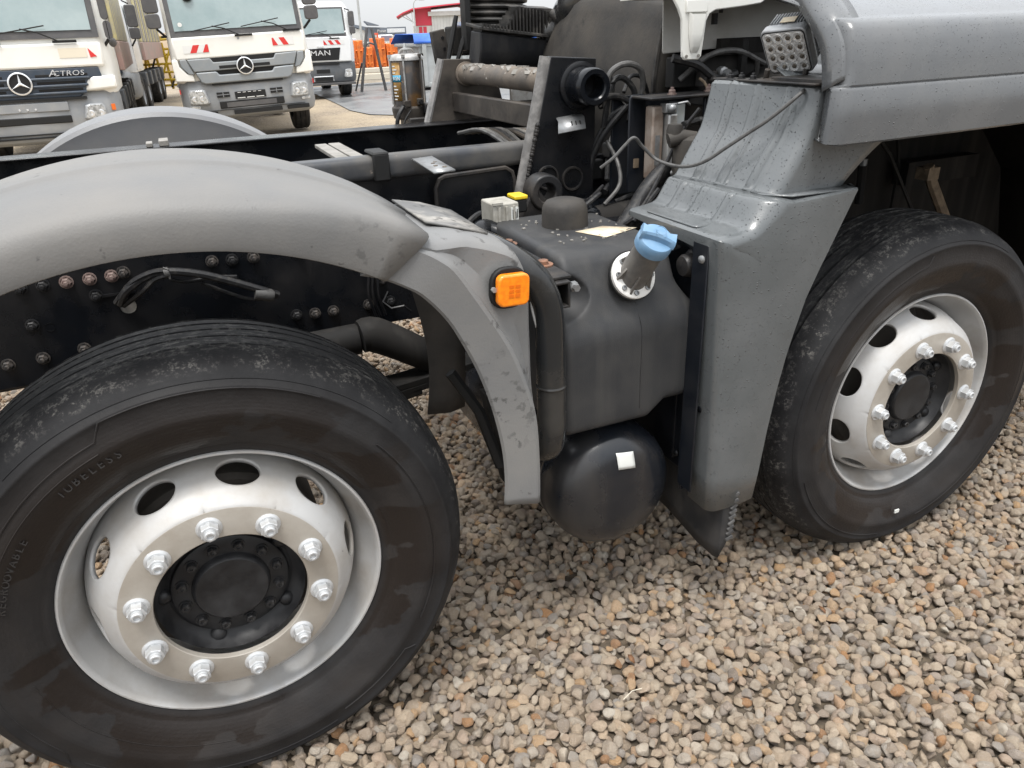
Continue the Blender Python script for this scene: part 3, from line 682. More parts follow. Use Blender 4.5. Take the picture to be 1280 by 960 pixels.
# --- tubular guard, bracket tray, urea tank, air tank
b = MB(); b.tube([(.555, .34, 1.045), (.585, .16, 1.055), (.610, .045, 1.048), (.645, .008, 1.022), (.678, .0, .982), (.697, -.002, .925), (.7005, -.002, .84), (.7005, -.002, .72), (.6995, -.002, .645), (.698, .015, .602), (.697, .06, .585), (.697, .16, .582)], .0315, 20, smooth=6)
gt = b.build('guard_tube', m_pipe, truck)
b = MB(); b.lathe([(.0318, -.004), (.0335, 0), (.0318, .004)], 20, (.7005, -.002, .76), (0, 0, 1)); b.build('weld_ring', m_pipe, gt)
b = MB()
for z0, z1 in ((.922, .928), (.973, .979)): b.bx(.688, .750, .006, .36, z0, z1)
for x0, x1 in ((.686, .692), (.746, .752)): b.bx(x0, x1, .006, .36, .922, .9792)
tray = b.build('bracket_tray', m_blkd, truck, bevel=.002)
b = MB(); b.bx(.668, .762, .022, .40, .980, .986); b.bx(.7075, .711, .024, .38, .986, .990); b.build('tray_plate', m_blkd, tray, bevel=.0015)
for p in ((.745, .312), (.742, .115)):
    b = MB(); b.lathe([(.022, 0), (.022, .003), (.012, .0035)], 16, (p[0], p[1], .986), (0, 0, 1)); b.lathe([(.0125, .003), (.0125, .010), (.010, .012), (0, .012)], 6, (p[0], p[1], .986), (0, 0, 1)); b.build('rusty_bolt', m_bolt, tray)
b = MB(); b.lathe([(.011, 0), (.011, -.012), (.008, -.014), (.008, -.022), (0, -.022)], 6, (.768, .03, .960)); b.build('clamp_bolt', m_galv, tray)
# urea tank
def tank():
    yz = [(.36, .62), (.10, .600), (.045, .602), (.026, .612), (.020, .632), (.0195, .70), (.0195, .80), (.022, .832), (.030, .856), (.046, .884), (.068, .930), (.088, .968), (.098, .984), (.112, .997), (.135, 1.003), (.22, 1.004), (.36, 1.004), (.48, 1.004), (.50, .995)]
    P = catmull([Vector((0, y, z)) for y, z in yz], 4)
    
    rows = []
    def xr(z):
        t = min(1, max(0, (z - .82) / .115)); t = t * t * (3 - 2 * t); return 1.113 - .060 * t
    def xl(z):
        t = min(1, max(0, (z - .86) / .12)); t = t * t * (3 - 2 * t); return .742 + .030 * t
    fil = .020
    for p in P:
        r = []
        zb = p.z
        l, rr = xl(zb), xr(zb)
        # inward direction for the end fillets
        cen = Vector((0, .26, .80)); d = (cen - Vector((0, p.y, zb))).normalized()
        for k in range(7):
            a = PI / 2 * k / 6; off = fil * (1 - math.sin(a)); r.append((l + fil * (1 - math.cos(a)), p.y + d.y * off, zb + d.z * off))
        for k in range(1, 50):
            r.append((l + fil + (rr - l - 2 * fil) * k / 50, p.y, zb))
        for k in range(7):
            a = PI / 2 * (6 - k) / 6; off = fil * (1 - math.sin(a)); r.append((rr - fil * (1 - math.cos(a)), p.y + d.y * off, zb + d.z * off))
        # bottom: foot left of x = .985, raised on the right
        r = [(x, y, z + (.036 * min(1, max(0, (x - .965) / .045)) * max(0, min(1, (.72 - z) / .10)))) for x, y, z in r]
        rows.append(r)
    b = MB(); b.loft(rows)
    n = len(rows[0])
    for side in (0, n - 1):                                         # close the two ends
        ring = [r[side] for r in rows]
        mid = Vector((ring[0][0], .28, .80)); R2 = []
        for w in np.linspace(0, 1, 14): R2.append([tuple(Vector(p).lerp(mid, w)) for p in ring])
        b.loft(R2)
    # concave scoop in the left shoulder
    c = Vector((.732, .028, .931)); ER = Vector((.108, .092, .062))
    out = []
    for p in b.v:
        q = Vector(p) - c; q = Vector((q.x / ER.x, q.y / ER.y, q.z / ER.z))
        if q.length < 1: q = q.normalized()
        q = Vector((q.x * ER.x, q.y * ER.y, q.z * ER.z))
        out.append(tuple(c + q))
    b.v = out
    # shallow vertical seam
    return b
tk = tank().build('urea_tank', m_plas, truck, angle=60, weld=.0005)
b = MB(); b.tube([(.934, .0785, .948), (.936, .045, .880), (.938, .0215, .835), (.938, .0185, .74), (.938, .0185, .64)], .0016, 5, smooth=4); b.build('mould_seam', m_plas, tk)
b = MB(); b.lathe([(0, .066), (.030, .065), (.046, .060), (.0535, .050), (.0565, .036), (.0575, .0), ], 36, (.915, .35, 1.004), (0, 0, 1)); b.build('level_sensor_cover', m_rub, tk)
b = MB(); b.add([(.902, .270, 1.0055), (.984, .284, 1.0055), (1.046, .228, 1.0055), (.938, .186, 1.0055)], [(0, 1, 2, 3)]); b.build('paper_label', m_paper, tk, solid=.001)
b = MB()
for i in range(40):
    b.box((rng.uniform(.80, 1.04), rng.uniform(.18, .45), 1.006), (rng.uniform(.003, .008), rng.uniform(.003, .008), .003), rot=(0, 0, rng.uniform(0, 3)))
sc = b.build('dirt_crumbs', m_slat, tk); sc['kind'] = 'stuff'
nrm = Vector((0, -.8885, .4589)); fc = Vector((.928, .0585, .948)) + nrm * 0.010
b = MB(); b.lathe([(.0, .006), (.048, .006), (.052, .003), (.0525, -.008)], 40, fc, nrm); flg = b.build('filler_flange', m_whitep, tk)
b = MB(); b.lathe([(.0525, -.004), (.0555, -.004), (.0555, -.012), (.052, -.012)], 40, fc, nrm); b.build('flange_gasket', m_black, tk)
axn = Vector((.03, -.62, .785)).normalized()
b = MB(); b.lathe([(.034, -.012), (.0335, .03), (.033, .05), (.0315, .088), (.0325, .094), (.0325, .100)], 32, fc, axn); nk = b.build('filler_neck', m_neck, tk)
u = axn.orthogonal().normalized(); w_ = axn.cross(u)
b = MB()
for k in range(6):
    a = 2 * PI * k / 6 + .25; d = (u * math.cos(a) + w_ * math.sin(a)); dn = (d - nrm * d.dot(nrm)).normalized(); s = axn.cross(d) * .0022
    p = [fc + nrm * .005 + dn * .020, fc + nrm * .005 + dn * .047, fc + axn * .034 + d * .034, fc + axn * .040 + d * .026]
    b.add([q + s for q in p] + [q - s for q in p], [(0, 1, 2, 3), (7, 6, 5, 4), (0, 4, 5, 1), (1, 5, 6, 2), (2, 6, 7, 3), (3, 7, 4, 0)])
b.build('neck_fins', m_neck, nk)
for k in range(8):
    a = 2 * PI * k / 8 + .25 + PI / 8; d = Vector((1, 0, 0)) * math.cos(a) + nrm.cross(Vector((1, 0, 0))) * math.sin(a)
    b = MB(); b.lathe([(.0058, 0), (.0058, .004), (.0035, .0045), (.003, .002), (0, .002)], 10, fc + d * .041 + nrm * .006, nrm); b.build('flange_screw', m_galv, flg)
cc = fc + axn * .096
b = MB(); b.lathe([(.0, .0), (.0355, .0), (.0385, .003), (.0392, .014), (.0385, .026), (.0360, .030), (.034, .0305), (.0, .0315)], 48, cc, axn); cp = b.build('filler_cap', m_blue, tk, angle=30)
g = (Vector((1, 0, 0)) - axn * axn.x); g.normalize(); g = (Matrix.Rotation(math.radians(-33), 3, axn) @ g); h = axn.cross(g)
fr_ = Matrix(((g.x, h.x, axn.x, cc.x), (g.y, h.y, axn.y, cc.y), (g.z, h.z, axn.z, cc.z), (0, 0, 0, 1)))
b = MB(); rows = []
for t in np.linspace(-1, 1, 13):
    wd = .0115 + .006 * t * t; L_ = .0375 * math.sqrt(max(.0, 1 - (wd / .039) ** 2)); hh = .046
    rows.append([(t * .0372, -wd, .029), (t * .0368, -wd + .002, hh - .004), (t * .0362, -wd + .006, hh), (t * .0362, wd - .006, hh), (t * .0368, wd - .002, hh - .004), (t * .0372, wd, .029)])
b.loft(rows, closed=True, cap=True); b.v = [tuple(fr_ @ Vector(p)) for p in b.v]; b.build('cap_grip', m_blue, cp, angle=35)
b = MB(); b.lathe([(.0118, .0), (.0118, .0012), (.0105, .0012), (.0105, 0)], 28, cc + axn * .052, axn); b.build('cap_ring', m_blue, cp)
# air tank with domed end
b = MB(); b.lathe([(0, -.036), (.05, -.0355), (.09, -.032), (.118, -.025), (.138, -.014), (.151, -.001), (.160, .018), (.1645, .036), (.165, .06), (.165, .085), (.1665, .087), (.1665, .095), (.165, .097), (.165, .78)], 80, (.900, .055, .405)); at_ = b.build('air_tank', m_airt, truck, angle=50)
b = MB(); b.lathe([(.1665, .15), (.169, .15), (.169, .19), (.1665, .19)], 60, (.900, .055, .405)); b.build('tank_strap', m_black, at_)
dome = [(0, -.036), (.05, -.0355), (.09, -.032), (.118, -.025), (.138, -.014), (.151, -.001), (.160, .018)]
def dome_y(x, z): return .055 + float(np.interp(math.hypot(x - .900, z - .405), [p[0] for p in dome], [p[1] for p in dome])) - .0022
b = MB(); b.loft([[(lambda x, z: (x, dome_y(x, z), z))(.884 + .047 * u + .003 * v, .526 - .006 * u - .042 * v) for u in np.linspace(0, 1, 6)] for v in np.linspace(0, 1, 6)])
st = b.build('white_sticker', m_stick, at_, solid=.0012)
# valve box and fittings behind the tank
b = MB(); b.bx(.775, .845, .47, .56, .985, 1.048); vx = b.build('relay_valve', m_beige, truck, bevel=.004)
b = MB()
for x in (.79, .81, .83): b.bx(x - .003, x + .003, .465, .471, 1.0, 1.04)
b.bx(.772, .80, .466, .474, 1.046, 1.052); b.build('valve_rib', m_beige, vx)
b = MB(); b.bx(.822, .842, .4665, .4695, 1.003, 1.036); lb = b.build('white_label', m_stick, vx)
b = MB()
for i in range(4): b.bx(.8255 + .004 * i, .8275 + .004 * i, .4655, .4663, 1.007 + .002 * (i % 2), 1.031 - .003 * (i % 3))
b.build('label_print', m_black, vx)
b = MB(); b.bx(.80, .862, .44, .50, .972, .990); b.build('valve_foot', m_lamp, vx, bevel=.003)
b = MB(); b.bx(.87, .905, .55, .60, 1.0, 1.035); cn = b.build('black_connector', m_black, truck, bevel=.004)
b = MB(); b.bx(.868, .907, .548, .602, 1.035, 1.046); b.build('yellow_clip', m_yel, cn, bevel=.003)
b = MB(); b.tube([(.70, .42, .95), (.73, .46, .985), (.76, .48, .985), (.80, .45, .965)], .026, 12, smooth=5); b.tube([(.66, .40, .96), (.70, .36, .965), (.745, .36, .965), (.77, .40, .95)], .022, 12, smooth=5); b.bx(.72, .87, .42, .60, .93, .972); b.tube([(.84, .45, .985), (.92, .46, .99), (1.0, .47, .99)], .008, 8)
b.build('valve_block', m_blk, truck, bevel=.003)
b = MB(); b.lathe([(.018, 0), (.018, -.01), (.010, -.012), (.010, -.022), (0, -.022)], 6, (.665, .36, 1.01), (-.3, 1, 0)); b.build('pipe_fitting', m_bolt, truck)
b = MB(); b.lathe([(.026, -.03), (.048, -.03), (.050, -.02), (.050, .02), (.048, .03), (.026, .03)], 32, (.985, .62, 1.035), closed=True); b.prism([(.90, .955), (.93, .93), (1.01, .985), (.952, 1.062)], 'y', .60, .64); b.build('spring_lug', m_blkd, truck, bevel=.004)
b = MB(); b.tube([(.99, .42, 1.015), (1.05, .44, 1.04), (1.075, .46, 1.045), (1.06, .47, 1.03), (1.0, .45, 1.005)], .006, 7, smooth=6); b.build('hose_loop', m_cable, truck)
b = MB(); b.lathe([(0, -.03), (.03, -.03), (.036, -.01), (.036, .05), (0, .05)], 20, (1.04, .46, .985), (.3, 1, 0)); b.bx(.95, 1.30, .62, .74, .90, .97); b.bx(1.0, 1.25, .50, .62, .90, .955); b.build('hose_coupling', m_blk, truck, bevel=.006)

# --- step fairing: lower body lofted round the rear edge, ledge and slope
Pp = [(1.090, .356), (1.087, .45), (1.083, .58), (1.077, .72), (1.071, .86), (1.066, .96), (1.062, 1.005), (1.060, 1.024), (1.0605, 1.034), (1.066, 1.038), (1.085, 1.040), (1.110, 1.043), (1.126, 1.0465), (1.137, 1.053), (1.145, 1.064), (1.153, 1.077), (1.162, 1.091), (1.167, 1.0985), (1.171, 1.1015)]
Qq = [(1.218, .362), (1.228, .43), (1.240, .55), (1.255, .66), (1.270, .74), (1.285, .80), (1.295, .835), (1.305, .87), (1.313, .89), (1.322, .91), (1.335, .94), (1.350, .97), (1.364, 1.0), (1.378, 1.03), (1.392, 1.06), (1.404, 1.085), (1.410, 1.099), (1.412, 1.1015), (1.4125, 1.104)]
Nn = len(Pp)
def inset(p, n, o, i):                                          # offset towards the panel, mitred at the rear top corner
    q = p + n * o
    if i < 8: q = Vector((q.x, min(q.y, 1.036 - o)))
    elif i < 14: q = Vector((max(q.x, 1.060 + o), q.y))
    return q
rows = []
ribs = [.215, .135, .045]
def rib(y):
    h = 0
    for r in ribs:
        for dy, hw in ((0, .009), (-.022, .004)):
            t = (y - r - dy) / hw
            h = max(h, max(0, 1 - t * t) ** .5 * (.0055 if hw > .005 else .003))
    return h
ys_in = list(np.linspace(.285, .004, 72))
for i in range(Nn):
    a = Vector(Pp[max(i - 1, 0)]); c = Vector(Pp[min(i + 1, Nn - 1)]); t = (c - a).normalized(); n = Vector((t.y, -t.x))     # inward normal (+x on the rear edge, -z on the ledge)
    p, q = Vector(Pp[i]), Vector(Qq[i])
    if i > 9: n = n.lerp(Vector((1, -.12)), min(1, (i - 9) / 5)).normalized()
    vert = i < 7
    rad = .024 if i < 12 else min(.066, .024 + .008 * (i - 11))
    yo = -.074; row = []
    for y in ys_in:
        yy = y if not vert else min(y, .012 + 0 * i) if y > .012 else y
        rb_ = 0 if (vert or i < 13) else rib(y)
        pp = p - n * rb_
        row.append((pp.x, yy, pp.y))
    for k in range(1, 11):
        an = PI / 2 * k / 10; o = rad * (1 - math.cos(an)); pp = inset(p, n, o, i)
        row.append((pp.x, (yo + rad) - rad * math.sin(an), pp.y))
    p2 = inset(p, n, rad, i)
    for w in np.linspace(.12, 1, 9):
        pp = p2.lerp(q, w); row.append((pp.x, yo - .004 * math.sin(PI * w), pp.y))
    row.append((q.x + .004, yo + .012, q.y))
    # settle the short lead-in between the flat part and the fillet
    rows.append([(x, y if k >= len(ys_in) else max(y, yo + rad), z) for k, (x, y, z) in enumerate(row)])
top_ = rows[-1]; rows.append([(x + (.006 if k < len(ys_in) else .003), y + (0 if k < len(ys_in) else .004), z + .002) for k, (x, y, z) in enumerate(top_)]); rows.append([(x + .035, max(y, -.018), 1.1045) for x, y, z in top_])
b = MB(); b.loft(rows); fair = b.build('step_fairing', m_step, truck, solid=.004, angle=32, offset=0)
# shelf on top of the lower body, then the slope and the upright with its ribs
Pu = [(1.182, 1.104), (1.190, 1.108), (1.198, 1.120), (1.216, 1.150), (1.236, 1.182), (1.248, 1.200), (1.256, 1.214), (1.262, 1.232), (1.270, 1.262), (1.278, 1.300), (1.2805, 1.312), (1.288, 1.318), (1.33, 1.320)]
Qu = [(1.405, 1.1055), (1.412, 1.112), (1.424, 1.124), (1.452, 1.150), (1.482, 1.174), (1.500, 1.187), (1.515, 1.197), (1.535, 1.209), (1.57, 1.226), (1.62, 1.247), (1.66, 1.262), (1.70, 1.275), (1.74, 1.29)]
rows = []
for i in range(len(Pu)):
    a = Vector(Pu[max(i - 1, 0)]); c = Vector(Pu[min(i + 1, len(Pu) - 1)]); t = (c - a).normalized(); n = Vector((t.y, -t.x)); p, q = Vector(Pu[i]), Vector(Qu[i])
    rad = .024; yo = -.032; row = []
    dx = .010 * min(1, i / 3)
    for y in np.linspace(.285, yo + rad, 84):
        pp = p - n * (rib(y) * (1.25 if 1 < i < 9 else .5)); row.append((pp.x + (.285 - y) * .10, y, pp.y))
    for k in range(1, 11):
        an = PI / 2 * k / 10; o = rad * (1 - math.cos(an)); pp = p + n * o; row.append((pp.x + (.285 - yo - rad) * .10 + rad * math.sin(an) * .1, yo + rad - rad * math.sin(an), pp.y))
    p2 = Vector((row[-1][0], row[-1][2]))
    for w in np.linspace(.2, 1, 6):
        pp = p2.lerp(q, w); row.append((pp.x, yo, pp.y))
    rows.append(row)
b = MB(); b.loft(rows); b.build('upper_fairing', m_step, truck, solid=.004, angle=34, offset=0)
b = MB(); b.add([(1.20, -.02, 1.1065), (1.24, -.066, 1.1065), (1.406, -.072, 1.1062), (1.400, -.04, 1.1062), (1.24, -.03, 1.1062), (1.20, .02, 1.1062)], [(0, 1, 4, 5), (1, 2, 3, 4)]); b.build('fairing_ledge', m_step, truck, solid=.003)
b = MB(); b.prism(rrect(.048, .20, .01, 3, 1.093, .13), 'z', 1.0405, 1.0455); b.build('step_tread', m_step, truck, bevel=.0025)
# dark carrier plate under the ledge, mount, screws and flap
b = MB(); b.bx(1.102, 1.112, -.035, .30, .40, 1.03); b.bx(1.064, 1.11, .0, .288, 1.022, 1.032); b.prism([(.08, 1.03), (.088, 1.0), (.05, .985), (.03, .95), (.02, .85), (-.01, .85), (-.01, 1.03)], 'x', 1.078, 1.084)
for y in (.10, .045): b.bx(1.096, 1.104, y - .004, y + .004, .42, .80)
cc2 = MB(); cc2.bx(1.0585, 1.0635, -.034, .020, .40, 1.018); cc2.bx(1.064, 1.10, .012, .020, .38, 1.018); cc2.build('dark_flange_strip', m_navy, truck, bevel=.002)  # added dark strip; its colour paints the dark reflection on the grey rear flange
cp2 = b.build('carrier_plate', m_navy, truck, bevel=.003)
b = MB(); b.lathe([(.034, .0), (.036, -.008), (.032, -.014), (.027, -.016), (.0255, -.034), (.022, -.040), (0, -.043)], 30, (1.098, .055, .952), (1, 0, 0)); b.lathe([(.038, 0), (.038, -.006), (.030, -.006)], 30, (1.100, .055, .952), (1, 0, 0)); b.build('rubber_mount', m_blkd, cp2)
b = MB()
for k in range(5): b.tube([(1.09, .12 + .012 * k, .985 - .006 * k), (1.075, .095 + .012 * k, .985 - .006 * k)], .004, 6)
b.build('grip_teeth', m_black, cp2)
for p, a in (((1.058, -.016, .985), 0), ((1.083, -.02, .62), 0), ((1.095, .02, .44), 0), ((1.095, .08, .445), 0)):
    b = MB(); b.lathe([(.009, 0), (.009, -.003), (.006, -.006), (0, -.007)], 12, p, (1, .25, 0)); b.build('rivet', m_galv if p[2] > .9 else m_blk, fair)
b = MB()
rows = []
for z in np.linspace(.46, .205, 8):
    k = (.46 - z) / .255
    rows.append([(1.118 + .004 * k, .30, z + .03), (1.120 + .004 * k, .14, z + .025), (1.123, .0, z + .005 * k), (1.128, -.06, z), (1.134, -.072, z), (1.150, -.074, z + .04 * k), (1.166, -.072, z + .10 * k)])
b.loft(rows); fl = b.build('mud_flap', m_flap, truck, solid=.006, angle=30)
b = MB()
for i in range(9):
    z = .225 + .016 * i; b.box((1.157 + .001 * i, -.0775, z + .035 + rng.uniform(-.003, .003)), (.022, .006, .011), rot=(0, -.5, rng.uniform(-.3, .3)))
b.build('torn_edge', m_flape, fl, bevel=.002)

# --- cab side skirt
zs = [(1.2075, -.088), (1.2065, -.096), (1.210, -.1005), (1.255, -.1035), (1.310, -.103), (1.3145, -.1005), (1.3165, -.0965), (1.3185, -.0965), (1.322, -.099), (1.360, -.0965), (1.395, -.0915), (1.420, -.083), (1.432, -.074), (1.4385, -.062), (1.4405, -.054), (1.4425, -.042), (1.4455, -.034), (1.453, -.016), (1.463, .012), (1.474, .052), (1.485, .10), (1.493, .15)]
def skirt_dip(x): return .0 + .010 * max(0, (x - 1.45)) ** 1.2
xs_ = [1.296, 1.2975, 1.301, 1.307, 1.316, 1.328, 1.345, 1.38, 1.45, 1.55, 1.65, 1.80, 2.0, 2.3, 2.7, 3.1]
rows = []
for i, x in enumerate(xs_):
    t = min(1, (x - 1.296) / .030); ro = .028 * (1 - math.sqrt(max(0, 1 - (1 - t) ** 2)))
    row = []
    for z, y in zs:
        lift = skirt_dip(x) if z < 1.25 else 0
        row.append((x + (z - 1.21) * .05 + (.012 if z > 1.319 else 0) * (1 - t), y + ro, z + lift + (ro * .25 if z < 1.21 else 0)))
    rows.append(row)
rows.insert(0, [(p[0] + .016, p[1] + .03, p[2]) for p in rows[0]])
b = MB(); b.loft(rows); sk = b.build('cab_side_skirt', m_cab, truck, solid=.004, angle=30, offset=0)
# corner post with the opening beside the lamp
b = MB(); path = [(1.318, -.068, 1.320), (1.318, -.060, 1.365), (1.320, -.045, 1.400), (1.325, -.010, 1.437), (1.336, .04, 1.473), (1.352, .12, 1.535), (1.37, .22, 1.60)]
prof = []
for p in catmull([Vector(p) for p in path], 5):
    prof.append([(p.x - .016, p.y + .02, p.z - .012), (p.x - .018, p.y - .006, p.z), (p.x - .008, p.y - .018, p.z + .010), (p.x + .016, p.y - .022, p.z + .016), (p.x + .05, p.y - .02, p.z + .02)])
b.loft(prof); b.build('corner_post', m_cab, truck, solid=.004, angle=40)
b = MB(); b.loft([[(1.32, .02, 1.30), (1.60, .02, 1.30)], [(1.36, .16, 1.345), (1.62, .16, 1.345)], [(1.44, .30, 1.385), (1.66, .30, 1.385)]]); b.build('inner_fender', m_step, truck, solid=.004)
b = MB(); b.bx(1.292, 1.335, -.035, .30, 1.319, 1.324); sp_ = b.build('lamp_shelf', m_blkd, truck, bevel=.002)
for y in (.25, .21, .17): inst(fb_me2, 'shelf_bolt', sp_, Matrix.Translation((1.305, y, 1.3235)) @ Matrix.Rotation(-PI / 2, 4, 'X') @ Matrix.Scale(.6, 4))
# work lamp
RL = Matrix(((.3473, .7796, -.5212, 1.3577), (-.9352, .3291, -.1308, .1292), (.0696, .5328, .8433, 1.3799), (0, 0, 0, 1)))
b = MB(); b.prism(rrect(.108, .108, .014, 5), 'y', -.001, .022); wl = b.build('work_lamp', m_lamp, truck, bevel=.003); wl.matrix_local = RL
b = MB(); rows = []
for y, w, h in ((.022, .104, .104), (.034, .098, .100), (.052, .086, .094), (.058, .080, .090)):
    rows.append([(u, y, v) for u, v in rrect(w, h, .012, 4)])
b.loft(rows, closed=True, cap=True)
for k in range(12): b.box((-.038 + .0069 * k, .043, .047), (.0028, .036, .016))
for k in range(10):
    for s_ in (-1, 1): b.box((s_ * .044, .044, -.038 + .0085 * k), (.012, .034, .0032))
b.build('lamp_housing', m_lamp, wl, bevel=.0008)
b = MB(); b.prism(rrect(.100, .100, .011, 5), 'y', -.0022, -.0008); b.build('lamp_gasket', m_black, wl)
b = MB(); b.prism(rrect(.096, .096, .010, 5), 'y', -.0032, -.0018); b.build('reflector_plate', M('lamp_reflector_plate', (.46, .455, .445), (.6, .59, .58), 90, (.4, .6), 1, .3, .45, metal=.4), wl)
for i in range(4):
    for j in range(4):
        c = (-.0345 + .023 * i, -.003, -.0345 + .023 * j)
        b = MB(); b.lathe([(.0112, 0), (.0112, -.0022), (.0098, -.0022), (.006, .0002), (.0035, .0006)], 22, c); b.build('reflector_cup', m_chrome, wl)
        b = MB(); b.lathe([(.0052, -.0004), (.0048, -.0022), (.003, -.003), (0, -.0034)], 12, c); b.build('led', m_led, wl)
b = MB(); b.box((.004, .03, .0575), (.034, .018, .0014)); b.build('lamp_label', m_paper, wl)
b = MB(); b.box((1.365, .135, 1.322), (.085, .075, .007), rot=(0, 0, -.35)); b.tube([(1.337, .165, 1.320), (1.332, .155, 1.345)], .007, 6); b.tube([(1.395, .105, 1.320), (1.392, .100, 1.345)], .007, 6); b.lathe([(.012, 0), (.012, .008), (.006, .012), (0, .012)], 6, (1.366, .135, 1.325), (0, 0, 1)); b.box((1.36, .02, 1.327), (.10, .20, .008), rot=(0, 0, -.05)); b.build('lamp_bracket', m_blkd, truck, bevel=.0015)
b = MB(); b.tube([(1.365, .11, 1.321), (1.345, .06, 1.319), (1.322, .018, 1.313), (1.290, .005, 1.300), (1.270, .026, 1.273), (1.252, .055, 1.245), (1.232, .083, 1.221), (1.206, .12, 1.189), (1.186, .162, 1.157), (1.175, .21, 1.139), (1.172, .27, 1.133), (1.160, .33, 1.142), (1.125, .34, 1.175), (1.095, .33, 1.198), (1.07, .33, 1.183), (1.045, .34, 1.155), (1.02, .36, 1.13)], .0042, 8, smooth=7); b.build('lamp_cable', m_cableg, truck)
# --- tipping bracket: two plates, cross tube with hub, lower crossbar
b = MB(); b.prism([(1.062, 1.377), (1.205, 1.366), (1.203, 1.15), (1.198, .94), (.950, .94), (.974, 1.02), (1.020, 1.20)], 'y', .716, .756); hp = b.build('bracket_plate', m_blk, truck, bevel=.003)
b = MB(); b.tube([(1.058, .735, 1.375), (1.016, .735, 1.20), (.970, .735, 1.02), (.948, .735, .94)], [.0195, .0195, .0195, .0195], 10); b.build('plate_edge_weld', M('dusty_edge_steel', (.12, .115, .11), (.22, .21, .20), 25, (.45, .65), 1, .55, .7, bump=.6, bscale=90), hp)
b = MB()
for i in range(34):
    t = i / 33; b.ball((.951 + .066 * t, .713, .94 + .26 * t), rng.uniform(.005, .008), 7, 5)
b.build('weld_bead', m_blkd, hp)
for cx, cz in ((1.047, 1.052), (1.128, 1.042)):
    b = MB(); b.lathe([(.036, 0), (.034, -.006), (.030, -.006), (.028, 0)], 28, (cx, .7155, cz)); b.build('plug_weld', m_blkd, hp)
b = MB(); b.loft([[(1.075, .713, 1.215), (1.155, .713, 1.222)], [(1.070, .690, 1.208), (1.153, .690, 1.215)], [(1.052, .655, 1.180), (1.138, .652, 1.188)]])
tagp = b.build('metal_tag', m_galv, hp, solid=.003)
for k in range(3):
    b = MB(); b.box((1.104 + .013 * k, .672, 1.2025), (.0035, .014, .003), rot=(.8, 0, -.25)); b.build('stamped_mark', m_black, tagp)
b = MB(); b.lathe([(.064, .0), (.064, -.010), (.058, -.014), (.050, -.014), (.047, -.024), (.046, -.040), (.049, -.052), (.0495, -.088), (.046, -.094), (.034, -.094), (.030, -.090), (.029, -.03), (0, -.03)], 44, (1.150, .716, 1.297)); b.build('pivot_hub', m_blk, hp)
b = MB(); b.lathe([(.036, .756), (.0365, 1.0), (.0365, 1.4), (.037, 1.64)], 36, (1.150, 0, 1.302)); ct = b.build('cross_tube', m_rust, truck)
b = MB()
for i in range(46):
    a = rng.uniform(.6, 2.5); y = rng.uniform(.80, 1.6); b.box((1.150 + .0365 * math.cos(a), y, 1.302 + .0365 * math.sin(a)), (rng.uniform(.008, .022), rng.uniform(.006, .03), .004), rot=(0, PI / 2 - a, rng.uniform(0, 3)))
fl_ = b.build('flaking_paint', m_slat, ct); fl_['kind'] = 'stuff'
b = MB(); b.lathe([(.0366, -.006), (.043, -.004), (.043, .003), (.0366, .006)], 30, (1.150, 1.632, 1.302)); b.build('weld_ring', m_rust, ct)
b = MB(); b.prism([(1.062, 1.357), (1.265, 1.350), (1.32, 1.12), (.985, 1.12)], 'y', 1.642, 1.668); fp = b.build('far_bracket_plate', m_sooty, truck, bevel=.003)
b = MB(); b.tube([(1.060, 1.655, 1.356), (.985, 1.655, 1.122)], .016, 8); b.build('plate_edge_weld', M('grey_weld_steel', (.17, .165, .16), (.26, .25, .24), 30, (.4, .6), 1, .55, bump=.5), fp)
b = MB(); b.bx(1.09, 1.118, .757, 1.642, 1.168, 1.238); b.build('lower_crossbar', m_sooty, truck, bevel=.004)
# bundle of hoses on the far rail and small bits by the far bracket
for k in range(12):
    b = MB(); x = 1.05 + .022 * k; b.tube([(x, 1.48 - .01 * k, 1.105), (x + .03, 1.30, 1.128 - .002 * k), (x + .07, 1.08, 1.07 - .012 * (k % 5))], .0075, 6, smooth=5); b.build('hose', (m_cableg, m_slat, m_rust)[k % 3], truck)
b = MB(); b.bx(1.27, 1.36, 1.48, 1.50, 1.20, 1.275); b.build('grey_box', m_alu, truck, bevel=.004)
for (x, z0, x2, z2) in ((1.115, 1.34, 1.165, 1.505), (1.155, 1.345, 1.215, 1.475)):
    b = MB(); b.tube([(x, 1.74, z0), ((x + x2) / 2, 1.745, (z0 + z2) / 2), (x2, 1.75, z2)], [.008, .012, .009], 8); b.build('lever_rod', m_black, truck)
b = MB(); b.prism([(1.075, 1.452), (1.130, 1.462), (1.150, 1.345), (1.098, 1.318), (1.09, 1.34)], 'y', 1.80, 1.83); hb_ = b.build('hose_holder', m_blkd, truck, bevel=.003)
for x, z in ((1.12, 1.43), (1.125, 1.39)):
    b = MB(); b.lathe([(.006, 0), (.006, -.003), (0, -.003)], 10, (x, 1.8, z)); b.build('screw', m_blk, hb_)
b = MB(); b.bx(1.18, 1.36, 1.86, 1.95, 1.36, 1.47); b.bx(1.30, 1.44, 1.75, 1.85, 1.30, 1.42); b.build('valve_box', m_deep, truck, bevel=.008)
b = MB(); b.tube([(1.05, 1.70, 1.13), (1.055, 1.71, 1.22), (1.08, 1.72, 1.31), (1.115, 1.72, 1.35)], .010, 8, smooth=5); b.build('brake_hose', m_cable, truck)
